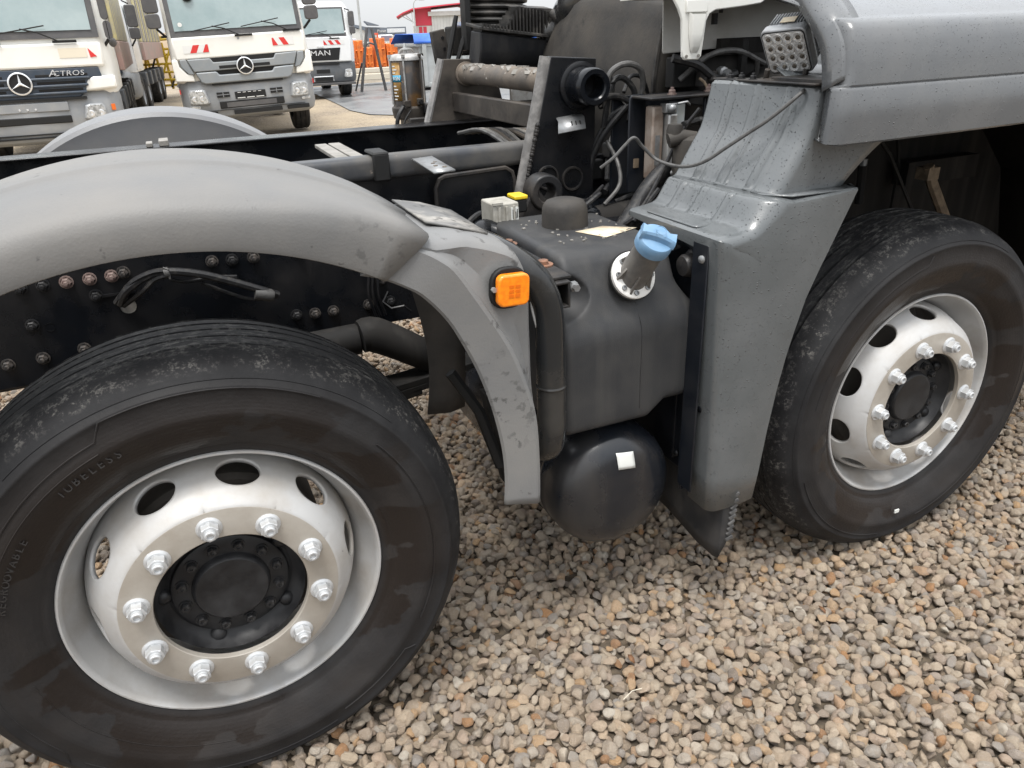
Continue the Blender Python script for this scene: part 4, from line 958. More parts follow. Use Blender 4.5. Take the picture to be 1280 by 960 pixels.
# grease pump on the far rail
cx, cy = 1.003, 1.94
b = MB(); b.lathe([(0, 1.166), (.055, 1.166), (.066, 1.178), (.0665, 1.20), (.0655, 1.352), (.062, 1.358), (0, 1.358)], 40, (cx, cy, 0), (0, 0, 1)); gp_ = b.build('grease_pump', m_amber, truck, angle=40)
b = MB(); b.lathe([(.0, 1.378), (.045, 1.376), (.066, 1.370), (.072, 1.362), (.073, 1.352), (.0665, 1.350)], 40, (cx, cy, 0), (0, 0, 1)); b.tube([(cx - .03, cy - .01, 1.378), (cx - .015, cy - .012, 1.392), (cx + .02, cy - .01, 1.392), (cx + .035, cy - .01, 1.378)], .005, 6, smooth=5); b.lathe([(.008, 1.37), (.008, 1.40), (.004, 1.415), (0, 1.415)], 10, (cx, cy, 0), (0, 0, 1)); b.build('pump_lid', m_alu, gp_)
for k in range(6):
    a = 2 * PI * k / 6 - 2.0; b = MB(); b.tube([(cx + .071 * math.cos(a), cy + .071 * math.sin(a), 1.185), (cx + .071 * math.cos(a), cy + .071 * math.sin(a), 1.362)], .0042, 6); b.lathe([(.008, 0), (.008, .01), (0, .01)], 6, (cx + .071 * math.cos(a), cy + .071 * math.sin(a), 1.364), (0, 0, 1)); b.build('tie_rod', m_alu if k in (0, 5) else m_sooty, gp_)
def wrap(b, a0, a1, z0, z1, r=.0668, n=6):
    b.loft([[(cx + r * math.cos(a0 + (a1 - a0) * i / n), cy + r * math.sin(a0 + (a1 - a0) * i / n), z) for i in range(n + 1)] for z in (z0, z1)]); return b
b = MB(); wrap(b, -2.92, -2.28, 1.20, 1.345); b.build('scale_label', m_ambl, gp_, solid=.001)
b = MB(); wrap(b, -2.90, -2.25, 1.272, 1.298, .0678); b.build('blue_label', m_blabel, gp_, solid=.001)
b = MB()
for k in range(11): wrap(b, -2.86, -2.50 if k % 2 else -2.62, 1.204 + .0125 * k, 1.2085 + .0125 * k, .0682, 3) if not 4 < k < 8 else None
b.build('scale_marks', m_stick, gp_)
v, f = text_mesh('VSN', .020, .0006); b = MB(); a = -2.55
b.add(v, f, Matrix.Translation((cx + .069 * math.cos(a), cy + .069 * math.sin(a), 1.285)) @ Matrix.Rotation(a + PI / 2, 4, 'Z') @ XZ); b.build('lettering', m_stick, gp_)
b = MB(); b.lathe([(.058, 1.125), (.070, 1.13), (.075, 1.16), (.075, 1.172), (.0665, 1.178)], 36, (cx, cy, 0), (0, 0, 1)); b.box((cx - .03, cy - .072, 1.19), (.03, .012, .026)); b.box((cx + .025, cy - .072, 1.195), (.026, .012, .026)); b.build('pump_base', m_sooty, gp_, bevel=.003)
b = MB(); b.lathe([(.008, 0), (.008, -.014), (0, -.014)], 8, (cx + .025, cy - .078, 1.195)); b.lathe([(.009, 0), (.009, -.014), (0, -.014)], 8, (cx - .05, cy - .065, 1.18)); b.build('grease_nipple', m_black, gp_)
b = MB(); b.bx(.97, 1.16, 1.85, 1.99, 1.07, 1.135); b.prism([(1.04, 1.19), (1.17, 1.17), (1.17, 1.15), (1.04, 1.15)], 'y', 1.84, 1.98); b.build('pump_bracket', m_blkd, gp_, bevel=.006)
b = MB(); b.tube([(cx - .05, cy - .08, 1.18), (cx - .075, cy - .09, 1.15), (cx - .085, cy - .09, 1.11), (cx - .065, cy - .09, 1.08)], .0085, 8, smooth=5); b.tube([(cx - .02, cy - .08, 1.165), (cx - .05, cy - .09, 1.13), (cx - .06, cy - .09, 1.09)], .003, 6, smooth=5); b.build('pump_hose', m_cable, gp_)

# --- behind the cab: sound cover, filter housing, bellows, duct
rows = []
for u in np.linspace(0, 1, 14):                       # u runs from the far (left) edge to the near (right) edge
    row = []
    for v_ in np.linspace(0, 1, 16):
        zt = 1.465 + .06 * math.sin(u * 2.6 + .15); z = 1.0 + (zt - 1.0) * v_
        yl = 1.98 - .34 * v_ ** 1.3; yr = .815 - .01 * v_
        y = yl + (yr - yl) * u
        bul = .05 * math.sin(PI * min(1, v_ * 1.02)) + .0
        x = 1.50 - bul - .035 * math.sin(PI * u)
        row.append((x, y, z))
    x, y, z = row[-1]; row += [(x + .012, y, z + .012), (x + .04, y, z + .022), (x + .10, y, z + .03), (x + .35, y, z + .04)]
    rows.append(row)
last = rows[-1]
rows.append([(p[0] + .01, p[1] - .012, p[2]) for p in last]); rows.append([(p[0] + .05, p[1] - .018, p[2]) for p in last])
b = MB(); b.loft(rows); sc_ = b.build('sound_cover', m_rub, truck, solid=.008, angle=50)
b = MB(); b.tube([(1.50, .80, 1.0), (1.452, .80, 1.24), (1.49, .80, 1.50), (1.515, .80, 1.535)], .008, 6, smooth=5); b.build('cover_edge', m_bel, sc_)
b = MB()
for k in range(9):
    b.lathe([(.118, -.010), (.132, -.006), (.135, 0), (.132, .006), (.118, .010)], 40, (1.345, 1.80, 1.462 + .0235 * k), (.04, 0, 1))
b.lathe([(.115, 1.44), (.115, 1.70)], 30, (1.345, 1.80, 0), (0, 0, 1)); b.build('air_bellows', m_bel, truck)
b = MB(); b.bx(1.185, 1.208, 1.70, 1.76, 1.38, 1.72); b.build('support_post', m_black, truck, bevel=.004)
# filter housing: smooth belly, flange lip, ribbed neck
b = MB(); rows = []
for x in np.linspace(1.175, 1.52, 8):
    t = (x - 1.175) / .345; z0 = 1.452 - .045 * t
    rows.append([(x, 1.62 + .06, 1.30), (x, 1.60, 1.31 - .01 * t), (x, 1.555, 1.34), (x, 1.535, 1.38), (x, 1.53, z0 - .006), (x, 1.62, z0)])
b.loft(rows, cap=True); fh = b.build('filter_housing', M('black_filter_plastic', (.020, .021, .024), (.035, .034, .034), 20, (.4, .6), 1, .4, .6, bump=.5, bscale=70, stretch=(1, 1, .2)), truck, bevel=.006)
b = MB(); b.loft([[(1.168, 1.515, 1.452), (1.168, 1.66, 1.468), (1.168, 1.66, 1.480), (1.168, 1.515, 1.464)], [(1.53, 1.505, 1.404), (1.53, 1.66, 1.42), (1.53, 1.66, 1.432), (1.53, 1.505, 1.416)]], closed=True, cap=True); b.build('flange_lip', m_bel, fh, bevel=.003)
b = MB()
for k in range(22):
    t = k / 21; x = 1.18 + .285 * t; h = .012 + .075 * max(0, min(1, (t - .30) / .22)); zb = 1.462 - .045 * t
    b.box((x, 1.56, zb + h / 2), (.0055, .10, h))
b.bx(1.19, 1.47, 1.55, 1.64, 1.42, 1.462)
b.loft([[(1.30, 1.53, 1.45), (1.30, 1.53, 1.525), (1.30, 1.60, 1.535)], [(1.47, 1.53, 1.42), (1.47, 1.53, 1.515), (1.47, 1.60, 1.525)]])
b.build('cooling_ribs', m_bel, fh)
b = MB(); b.tube([(1.44, 1.55, 1.43), (1.50, 1.53, 1.45), (1.53, 1.48, 1.49), (1.56, 1.40, 1.53), (1.66, 1.20, 1.60)], [.04, .055, .08, .11, .14], 24, smooth=6); b.build('air_duct', m_pipe, truck)
b = MB(); b.tube([(1.455, 1.50, 1.50), (1.475, 1.47, 1.48), (1.50, 1.45, 1.45), (1.53, 1.42, 1.42)], .018, 10, smooth=4); b.build('duct_clamp', m_bel, truck)
b = MB(); b.bx(1.56, 1.9, .88, 1.28, 1.535, 1.60); b.bx(1.52, 1.56, .86, .90, 1.52, 1.56); b.build('tunnel_lid', m_deep, truck, bevel=.01)
# cab floor: white mount bracket, greyish back panel
b = MB()
b.prism([(1.300, 1.60), (1.300, 1.50), (1.315, 1.478), (1.326, 1.455), (1.332, 1.385), (1.334, 1.366), (1.342, 1.358), (1.386, 1.357), (1.394, 1.366), (1.398, 1.40), (1.403, 1.450), (1.412, 1.466), (1.430, 1.474), (1.52, 1.481), (1.575, 1.487), (1.60, 1.500), (1.62, 1.60)], 'y', .488, .498)
wb = b.build('cab_mount_bracket', m_white, truck, bevel=.003)
b = MB(); b.loft([[(1.345, .486, 1.472), (1.350, .474, 1.466), (1.392, .474, 1.466), (1.398, .486, 1.472)], [(1.348, .486, 1.42), (1.352, .474, 1.42), (1.384, .474, 1.42), (1.390, .486, 1.42)], [(1.354, .486, 1.385), (1.358, .477, 1.39), (1.378, .477, 1.39), (1.384, .486, 1.385)], [(1.360, .487, 1.374), (1.362, .486, 1.376), (1.374, .486, 1.376), (1.378, .487, 1.374)]])
b.bx(1.335, 1.40, .482, .488, 1.470, 1.50); b.build('bracket_emboss', m_white, wb, bevel=.002)
b = MB(); b.lathe([(.004, 0), (.004, -.003), (0, -.003)], 10, (1.345, .488, 1.367)); b.lathe([(.004, 0), (.004, -.003), (0, -.003)], 10, (1.383, .488, 1.367)); b.build('bracket_hole', m_slat, wb)
b = MB(); b.loft([[(1.44, .735, 1.368), (2.4, .735, 1.402)], [(1.44, .74, 1.375), (2.4, .74, 1.41)], [(1.44, .75, 1.56), (2.4, .75, 1.56)], [(1.44, .60, 1.575), (2.4, .60, 1.575)]]); b.bx(1.30, 2.4, .50, .75, 1.51, 1.53); b.build('cab_floor_panel', m_offw, truck, solid=.004)
b = MB(); b.bx(1.60, 1.612, .715, .73, 1.44, 1.47); b.lathe([(.006, 0), (.006, .03)], 8, (1.61, .70, 1.47), (0, 0, 1)); b.build('floor_clip', m_blkd, truck)
# electrics box with its modules
b = MB(); b.prism([(1.245, 1.005), (1.245, 1.262), (1.253, 1.272), (1.290, 1.272), (1.300, 1.262), (1.300, 1.005)], 'y', .598, .606); b.bx(1.44, 1.63, .52, .53, 1.02, 1.262); b.bx(1.25, 1.63, .70, .71, .98, 1.262)
eb = b.build('electrics_box', m_navy, truck, bevel=.003)
b = MB(); b.bx(1.25, 1.63, .50, .597, 1.262, 1.270); b.build('box_lid', m_blkd, eb, bevel=.003)
b = MB(); b.bx(1.263, 1.279, .594, .598, 1.075, 1.10); b.build('box_window', m_tan, eb)
b = MB(); b.bx(1.272, 1.308, .52, .56, 1.05, 1.245); b.build('control_module', m_alub, eb, bevel=.005)
b = MB(); b.bx(1.311, 1.340, .50, .56, 1.06, 1.225); b.build('control_module', m_alu, eb, bevel=.005)
b = MB(); b.bx(1.342, 1.374, .515, .56, 1.09, 1.252); b.build('control_module', M('pale_blue_grey_module', (.42, .46, .48), rough=.45, metal=.3), eb, bevel=.006)
b = MB(); b.bx(1.320, 1.331, .4985, .5015, 1.08, 1.18); b.bx(1.282, 1.296, .5185, .521, 1.09, 1.17); b.build('module_label', m_galv, eb)
b = MB(); b.ball((1.315, .495, 1.240), .012, 12, 8); b.bx(1.300, 1.335, .50, .53, 1.228, 1.252); b.tube([(1.335, .50, 1.25), (1.36, .49, 1.254), (1.375, .50, 1.245)], .004, 6); b.build('module_clip', m_galv, eb, bevel=.003)
for x, y in ((1.35, .55), (1.48, .56)): inst(fb_me3, 'box_bolt', eb, Matrix.Translation((x, y, 1.270)) @ Matrix.Rotation(-PI / 2, 4, 'X') @ Matrix.Scale(.8, 4))
b = MB(); b.tube([(1.478, .56, 1.275), (1.47, .57, 1.295), (1.46, .58, 1.305)], .004, 6); b.build('bent_wire', m_tan, eb)
b = MB(); b.lathe([(0, 1.04), (.030, 1.045), (.046, 1.06), (.048, 1.10), (.048, 1.155), (.044, 1.172), (.030, 1.182), (0, 1.184)], 28, (1.315, .40, 0), (0, 0, 1)); b.lathe([(.020, 1.17), (.022, 1.195), (.018, 1.21), (0, 1.21)], 18, (1.268, .41, 0), (0, 0, 1)); b.tube([(1.25, .41, 1.17), (1.28, .40, 1.178), (1.32, .39, 1.17)], .020, 10); b.tube([(1.33, .40, 1.05), (1.32, .40, 1.02), (1.29, .42, .99)], .03, 10); rv = b.build('fluid_reservoir', m_rub, truck)
b = MB(); b.tube([(1.30, .42, 1.205), (1.36, .44, 1.21)], .009, 8); b.ball((1.37, .44, 1.208), .012, 10, 6); b.build('reservoir_clamp', m_black, rv)
b = MB(); b.tube([(1.375, .44, 1.208), (1.43, .47, 1.212)], .005, 6); b.build('yellow_tip', m_yel, rv)
# hoses looping out of the bracket and the loom going down to the step
for nm, pts, r, mt in (('spiral_hose', [(1.23, .70, 1.20), (1.225, .69, 1.27), (1.235, .69, 1.325), (1.275, .68, 1.348), (1.325, .68, 1.335), (1.345, .69, 1.29), (1.338, .70, 1.245)], .0085, m_cableg),
                       ('brake_hose', [(1.222, .70, 1.18), (1.228, .69, 1.25), (1.245, .69, 1.302), (1.275, .69, 1.312), (1.31, .69, 1.285), (1.325, .69, 1.245), (1.335, .69, 1.225)], .0085, m_cable),
                       ('brake_hose', [(1.19, .66, 1.262), (1.235, .68, 1.265), (1.275, .69, 1.258), (1.31, .69, 1.235), (1.345, .69, 1.19), (1.375, .68, 1.165), (1.40, .67, 1.155)], .0095, m_cable),
                       ('brake_hose', [(1.19, .73, 1.02), (1.20, .72, 1.10), (1.23, .70, 1.17), (1.29, .69, 1.235)], .010, m_cable),
                       ('brake_hose', [(1.18, .73, 1.0), (1.205, .72, 1.13), (1.25, .70, 1.21), (1.30, .69, 1.24)], .008, m_cable),
                       ('brake_hose', [(1.21, .70, 1.295), (1.235, .70, 1.315), (1.25, .70, 1.30), (1.255, .71, 1.27)], .007, m_cableg),
                       ('bleed_pipe', [(1.27, .69, 1.26), (1.295, .69, 1.232)], .004, m_alu)):
    b = MB(); b.tube(pts, r, 9, smooth=6); b.build(nm, mt, truck)
for p, q in (((1.318, .688, 1.255), (1.288, .66, 1.195)), ((1.328, .69, 1.262), (1.338, .665, 1.205))):
    b = MB(); b.tube([p, ((p[0] + q[0]) / 2, (p[1] + q[1]) / 2, (p[2] + q[2]) / 2), q], [.010, .0125, .0125], 12); b.lathe([(.0125, 0), (.009, -.002), (.008, .012), (0, .012)], 12, q, Vector(p) - Vector(q)); b.build('hose_end', m_cable, truck)
b = MB(); b.tube([(1.335, .66, 1.215), (1.36, .64, 1.18), (1.385, .62, 1.165), (1.395, .61, 1.160)], .009, 8, smooth=4); b.tube([(1.33, .66, 1.19), (1.325, .65, 1.16), (1.345, .63, 1.15), (1.35, .64, 1.165)], .004, 6, smooth=5); b.build('hose_end', m_cableg, truck)
b = MB(); b.tube([(1.335, .40, 1.245), (1.30, .42, 1.19), (1.25, .42, 1.105), (1.195, .40, 1.04), (1.12, .36, .985)], .0055, 7, smooth=5); b.tube([(1.28, .46, 1.09), (1.22, .45, 1.045), (1.17, .44, .99), (1.12, .42, .95)], .024, 10, smooth=5)
b.tube([(1.33, .45, 1.10), (1.26, .45, 1.075), (1.20, .44, 1.03), (1.165, .42, .985)], .013, 8, smooth=5); b.tube([(1.22, .40, 1.05), (1.15, .38, 1.0), (1.09, .38, .97)], .007, 7, smooth=5); b.tube([(1.20, .41, 1.03), (1.14, .40, .98), (1.08, .40, .955)], .006, 7, smooth=5)
b.build('main_loom', m_cable, truck)
b = MB(); b.ball((1.275, .42, 1.085), .007, 8, 6); b.build('loom_clip', m_alu, truck)
b = MB(); b.bx(1.20, 1.26, .76, .82, 1.02, 1.08); b.build('junction_block', m_black, truck, bevel=.006)
b = MB(); b.bx(1.40, 1.78, .62, .66, 1.28, 1.36); b.bx(1.62, 1.64, .60, .66, 1.26, 1.40); b.tube([(1.66, .58, 1.25), (1.66, .58, 1.34)], .008, 8); b.bx(1.66, 1.78, .56, .68, 1.24, 1.29); b.prism([(1.72, 1.26), (1.82, 1.34), (1.95, 1.33), (1.90, 1.26)], 'y', .50, .56); b.build('cab_suspension', m_deep, truck, bevel=.006)
b = MB(); b.lathe([(.016, 0), (.016, -.02), (.010, -.024), (.010, -.04), (0, -.04)], 8, (1.545, .60, 1.315)); b.build('suspension_bolt', m_galv, truck)
# dark wheel housing over the front wheel with struts
b = MB(); b.bx(1.62, 3.4, .70, .72, .30, 1.40); b.loft([[(1.50, .0, 1.215), (1.50, .70, 1.23)], [(1.70, -.04, 1.30), (1.70, .70, 1.32)], [(2.1, -.05, 1.34), (2.1, .70, 1.36)], [(2.6, -.05, 1.27), (2.6, .70, 1.3)], [(3.0, -.05, .9), (3.0, .70, .9)], [(3.15, -.05, .4), (3.15, .70, .4)]]); b.build('wheel_housing', m_deep, truck, solid=.006)
b = MB(); b.tube([(2.345, .5, .99), (2.375, .5, .935), (2.485, .5, .79), (2.53, .5, .73)], .018, 8); b.box((2.36, .51, .965), (.05, .05, .04)); b.build('tan_strut', m_tan, truck)
b = MB(); b.tube([(1.83, .35, 1.22), (2.02, .38, 1.07), (2.22, .42, .86)], .006, 6); b.tube([(2.30, .64, 1.25), (2.40, .66, .95), (2.40, .66, .6)], .008, 6); b.tube([(2.05, .5, 1.02), (2.06, .5, .9)], .014, 8); b.bx(2.40, 2.75, .62, .68, .90, .98); b.build('brake_pipe', m_deep, truck)
b = MB(); b.lathe([(.012, 0), (.012, .02), (0, .02)], 8, (2.05, .5, 1.02), (0, 0, 1)); b.build('pipe_fitting', m_galv, truck)
# near chassis clutter below the loom
b = MB(); b.bx(.98, 1.6, .66, .74, .70, .93); b.bx(1.28, 1.6, .40, .62, .70, .95); b.tube([(.98, .60, .93), (1.35, .58, .945)], .045, 12); b.bx(1.1, 1.9, 1.0, 1.5, .8, 1.0); b.build('chassis_bracket', m_deep, truck, bevel=.01)
b = MB(); b.bx(1.66, 3.3, .82, 1.62, .45, 1.36); b.bx(1.60, 3.3, 1.72, 1.80, .5, 1.52); b.bx(1.63, 2.6, .85, 1.5, 1.36, 1.50); b.build('engine_and_backing', m_deep, truck, bevel=.03)  # dark engine mass and plate, added to block the bright yard showing through
# more pipes, cables and brackets around the gearbox and behind the tank
for k, pts in enumerate(([(1.26, .74, 1.02), (1.30, .80, 1.10), (1.36, .86, 1.16), (1.42, .95, 1.18)], [(1.24, .72, .99), (1.33, .78, 1.04), (1.42, .84, 1.05), (1.5, .9, 1.02)],
                         [(1.22, .62, .98), (1.30, .60, 1.005), (1.38, .56, 1.01), (1.45, .50, .99)], [(1.16, .58, .985), (1.22, .60, 1.03), (1.25, .66, 1.08), (1.24, .71, 1.14)],
                         [(1.00, .50, .99), (1.06, .55, 1.01), (1.12, .60, 1.0), (1.20, .66, 1.02)], [(1.38, .60, 1.36), (1.45, .58, 1.34), (1.52, .58, 1.30), (1.60, .60, 1.31)],
                         [(1.42, .62, 1.30), (1.50, .60, 1.36), (1.60, .60, 1.37), (1.72, .62, 1.33)], [(1.30, .72, 1.27), (1.34, .75, 1.31), (1.40, .78, 1.30), (1.44, .80, 1.24)],
                         [(.72, .60, .95), (.80, .64, .99), (.88, .66, .97), (.96, .66, 1.0)], [(.66, .55, .93), (.74, .58, .97), (.84, .62, .95), (.92, .64, .93)])):
    b = MB(); b.tube(pts, (.008, .010, .007, .006, .006, .012, .008, .006, .009, .007)[k], 8, smooth=6); b.build('hose', m_cable if k % 3 else m_cableg, truck)
for (x, y, z, s) in ((1.30, .78, 1.10, .05), (1.42, .56, 1.02, .06), (1.06, .62, .985, .035), (1.50, .60, 1.30, .05), (.70, .62, .96, .04)):
    b = MB(); b.box((x, y, z), (s, s * .8, s * .9), rot=(0, .1, .2)); b.lathe([(s * .2, -s * .4), (s * .2, -s * .75), (0, -s * .8)], 10, (x, y, z)); b.build('pipe_union', m_blkd, truck, bevel=.004)
for p in ((1.225, .715, 1.24), (1.335, .69, 1.228), (1.245, .69, 1.305), (1.36, .685, 1.175)):
    b = MB(); b.lathe([(.0125, -.004), (.0135, 0), (.0125, .004)], 10, p, (.6, .1, -.7)); b.tube([p, (p[0] + .01, p[1] - .016, p[2] + .012)], .0022, 5); b.build('cable_tie', m_black, truck)
# ------------------------------------------------------------------ parked trucks behind
m_glass = M('truck_windscreen', (.20, .265, .27), (.30, .36, .36), 1.3, (.35, .65), .9, .10, .2, coat=.6)  # opaque pane; the pale sky reflection is put into its base colour
m_bump = M('grey_bumper_plastic', (.235, .245, .255), (.29, .29, .285), 4, (.45, .7), 1, .5, .6, bump=.15, bscale=80)
m_bumpd = M('dark_bumper_plastic', (.085, .092, .10), (.12, .12, .12), 4, (.45, .7), 1, .5, .6)
m_cowl = M('dark_cowl_plastic', (.075, .073, .075), (.11, .105, .1), 5, (.45, .7), 1, .5, .6)
m_navyg = M('navy_grille', (.035, .05, .072), (.06, .07, .085), 6, (.45, .7), 1, .4, .5)
m_grey = M('grey_grille_bar', (.23, .25, .265), (.27, .28, .28), 5, (.45, .7), 1, .42, .5)
m_silv = M('chrome_emblem', (.80, .81, .82), rough=.18, metal=.6)
m_hl = M('headlight_glass', (.62, .64, .65), (.30, .31, .31), 22, (.42, .60), 1, .1, metal=.4, coat=.6)
m_bezel = M('headlight_bezel', (.32, .33, .34), rough=.4)
m_red = M('red_reflective', (.62, .035, .03), rough=.4)
m_whs = M('white_reflective', (.72, .72, .70), rough=.4)
m_pales = M('faded_sticker', (.70, .64, .52), rough=.6)
m_amb = M('amber_marker', (.75, .16, .02), rough=.3)
m_twh = M('parked_truck_white', (.80, .79, .745), (.70, .68, .61), 2.5, (.5, .75), .6, .35, .5, coat=.2)
m_twh2 = M('parked_truck_clean_white', (.76, .765, .76), (.66, .66, .64), 2.5, (.5, .75), .5, .3, .45, coat=.3)
m_trub = M('truck_tyre', (.022, .022, .022), (.05, .046, .042), 8, (.45, .65), 1, .7)
m_pink = M('faded_red_body', (.42, .27, .235), (.33, .27, .23), 3, (.4, .65), 1, .6, bump=.2)
m_bodyg = M('grey_body_sheet', (.33, .31, .285), (.42, .39, .35), 3, (.4, .65), 1, .5)
m_stripe = M('pale_yellow_stripe', (.60, .53, .26), (.45, .42, .32), 4, (.4, .65), 1, .5)
m_dark = M('shade_and_trim_black', (.015, .015, .015), rough=.7)  # black of plates and trim; also paints the shade in slots and gaps
def emblem(parent, r, z, x=0, y=-.02):
    b = MB(); b.lathe([(r, 0), (r, -.012), (r * .96, -.016), (r * .87, -.016), (r * .86, 0)], 40, (x, y, z)); R = b.build('emblem_ring', m_silv, parent)
    b = MB()
    for k in range(3):
        a = PI / 2 + 2 * PI * k / 3; d = Vector((math.cos(a), 0, math.sin(a))); s = Vector((-d.z, 0, d.x)); c = Vector((x, y - .004, z)); o = Vector((0, -.012, 0))
        b.add([c + s * r * .13 - d * r * .075, c + d * r * .90, c - s * r * .13 - d * r * .075, c + o], [(0, 3, 1), (1, 3, 2), (0, 2, 3), (0, 1, 2)])
    b.build('emblem_star', m_silv, R)
    b = MB(); b.lathe([(r * .87, -.003), (0, -.003)], 40, (x, y, z)); b.build('emblem_plate', m_dark, R)
def sticker(parent, x0, z0, w, h, lean, n, first_red, y=-.006):
    s = MB(); s.prism([(x0, z0), (x0 + w, z0 + .0), (x0 + w, z0 + h), (x0, z0 + h)], 'y', y, y + .003); so_ = s.build('warning_sticker', m_whs, parent)
    st_ = w / n
    for k in range(n):
        if k % 2 == (0 if first_red else 1):
            a, c = x0 + st_ * k, x0 + st_ * (k + 1); l = lean * h
            poly = [(max(x0, min(x0 + w, a)), z0), (max(x0, min(x0 + w, c)), z0), (max(x0, min(x0 + w, c + l)), z0 + h), (max(x0, min(x0 + w, a + l)), z0 + h)]
            r_ = MB(); r_.prism(poly, 'y', y - .002, y - .0005); r_.build('red_stripe', m_red, so_)
def front_wheels(root, ys, x=.99, r=.52, w=.30):
    for y in ys:
        for sx in (-1, 1):
            b = MB(); b.lathe([(.29, -w / 2), (.40, -w / 2 - .01), (r - .03, -w / 2), (r, -w / 2 + .03), (r, -.06), (r - .012, -.05), (r, -.04), (r, .04), (r - .012, .05), (r, .06), (r, w / 2 - .03), (r - .03, w / 2), (.40, w / 2 + .01), (.29, w / 2)], 40, (sx * x, y, r - .02), (1, 0, 0)); t_ = b.build('wheel', m_trub, root)
            b = MB(); b.lathe([(.29, .14), (.27, .10), (.20, .02), (.16, .05), (.10, .07), (0, .07)], 32, (sx * x, y, r - .02), (sx, 0, 0)); b.build('rim', m_hub if r > .6 else m_bezel, t_)
def wiper(root, x, z, lx, rz):
    b = MB(); b.tube([(x + .42 * lx, -.03, z - .13), (x + .20 * lx, -.06, z - .02), (x, -.055, z + .03)], .010, 6); b.tube([(x - .36 * lx, -.045, z - .035 + rz), (x + .30 * lx, -.045, z + .065 + rz)], .009, 6); b.box((x + .50 * lx, -.02, z - .14), (.30, .03, .035)); b.build('wiper', m_black, root)
def mirror(root, x, z, sx, h=.42, w=.22):
    b = MB(); b.prism(rrect(w, h, .05, 4, x, z), 'y', .02, .16); m_ = b.build('mirror', m_cowl, root, bevel=.015)
    b = MB(); b.prism(rrect(w * .96, h * .52, .05, 4, x + sx * .005, z - h * .78), 'y', .02, .17); b.build('wide_mirror', m_cowl, m_, bevel=.015)
    b = MB(); b.tube([(x - sx * .02, .16, z + h * .55), (x - sx * .16, .22, z + h * .7)], .018, 6); b.tube([(x - sx * .02, .16, z - h * 1.05), (x - sx * .14, .24, z - h * 1.35)], .022, 6); b.build('mirror_arm', m_black, m_)
def cab_shell(root, mat, top=3.1, wlow=1.215, z0=1.06, side_y=2.1):
    b = MB(); secs = [(z0, 1.19, .10), (1.20, 1.20, .075), (1.40, 1.205, .06), (1.84, 1.19, .07), (2.45, 1.17, .22), (top - .1, 1.13, .40), (top, 1.05, .50)]
    rows = []
    for z, hw, y in secs:
        rows.append([(-hw, side_y, z), (-hw, y + .22, z), (-hw + .03, y + .10, z), (-hw + .10, y + .025, z), (-hw + .25, y, z), (0, y - .015, z), (hw - .25, y, z), (hw - .10, y + .025, z), (hw - .03, y + .10, z), (hw, y + .22, z), (hw, side_y, z)])
    b.loft(rows, closed=True, cap=True)
    return b.build('cab', mat, root, bevel=.01)
def screen(root, cab, z0, z1, hw=1.06, mat=None):
    def yy(z): return float(np.interp(z, [1.84, 2.45, 3.0], [.045, .195, .375]))
    zz = np.linspace(z0, z1, 6)
    b = MB(); b.loft([[(-hw - .06, yy(z) + .03, z), (-hw + .10, yy(z) - .005, z), (0, yy(z) - .028, z), (hw - .10, yy(z) - .005, z), (hw + .06, yy(z) + .03, z)] for z in (z0 - .10, *zz, z1 + .05)]); b.build('windscreen_surround', m_cowl, cab)
    b = MB(); b.loft([[(-hw + .02, yy(z) - .004, z), (-hw + .14, yy(z) - .022, z), (0, yy(z) - .042, z), (hw - .14, yy(z) - .022, z), (hw - .02, yy(z) - .004, z)] for z in zz]); b.build('windscreen', m_glass, cab)
def lower_cab(root, bump_mat, z0=.42, z1=1.09, dep=.0):
    b = MB(); rows = []
    for z, hw, y in ((z0, 1.08, .12), (z0 + .05, 1.15, .03), (z0 + .16, 1.18, .0), (.75, 1.18, -.005), (z1 - .12, 1.185, .01), (z1, 1.165, .07)):
        rows.append([(-hw, .9, z), (-hw, y + .25, z), (-hw + .04, y + .11, z), (-hw + .16, y + .02, z), (0, y - .02, z), (hw - .16, y + .02, z), (hw - .04, y + .11, z), (hw, y + .25, z), (hw, .9, z)])
    b.loft(rows, closed=True, cap=True); return b.build('bumper', bump_mat, root, bevel=.012)
def headlight(root, x, z, sx, w=.33, h=.235):
    pts = [(-w / 2, -h / 2 + .02), (-w / 2 + .04, h / 2 - .02), (-w / 2 + .09, h / 2), (w / 2 - .04, h / 2), (w / 2, h / 2 - .05), (w / 2, -h / 2 + .03), (w / 2 - .04, -h / 2), (-w / 2 + .04, -h / 2)]
    pts = [(x + sx * -p if False else x + (p * sx), z + q) for p, q in pts]
    tilt = Matrix.Translation((x, 0.005, 0)) @ Matrix.Rotation(sx * .22, 4, 'Z') @ Matrix.Translation((-x, 0, 0))
    b = MB(); b.prism(pts, 'y', -.03, .05, tilt); h_ = b.build('headlight', m_bezel, root, bevel=.008)
    b = MB(); b.prism([(x + (p - x) * .90, z + (q - z) * .88) for p, q in pts], 'y', -.042, -.028, tilt); b.build('headlight_lens', m_hl, h_, bevel=.006)
    for dx in (-.065, .065):
        b = MB(); b.lathe([(.048, 0), (.040, -.003), (.02, .0), (0, .001)], 18, tilt @ Vector((x + dx, -.043, z - .025))); b.build('reflector', m_silv, h_)
def chassis_rear(root, y0, y1):
    b = MB(); b.bx(-.42, -.34, y0, y1, .75, 1.02); b.bx(.34, .42, y0, y1, .75, 1.02); b.bx(-.5, .5, .5, 1.6, .55, 1.0); b.bx(-1.0, 1.0, 1.36, 1.5, .42, .56); b.build('chassis', m_dark, root)
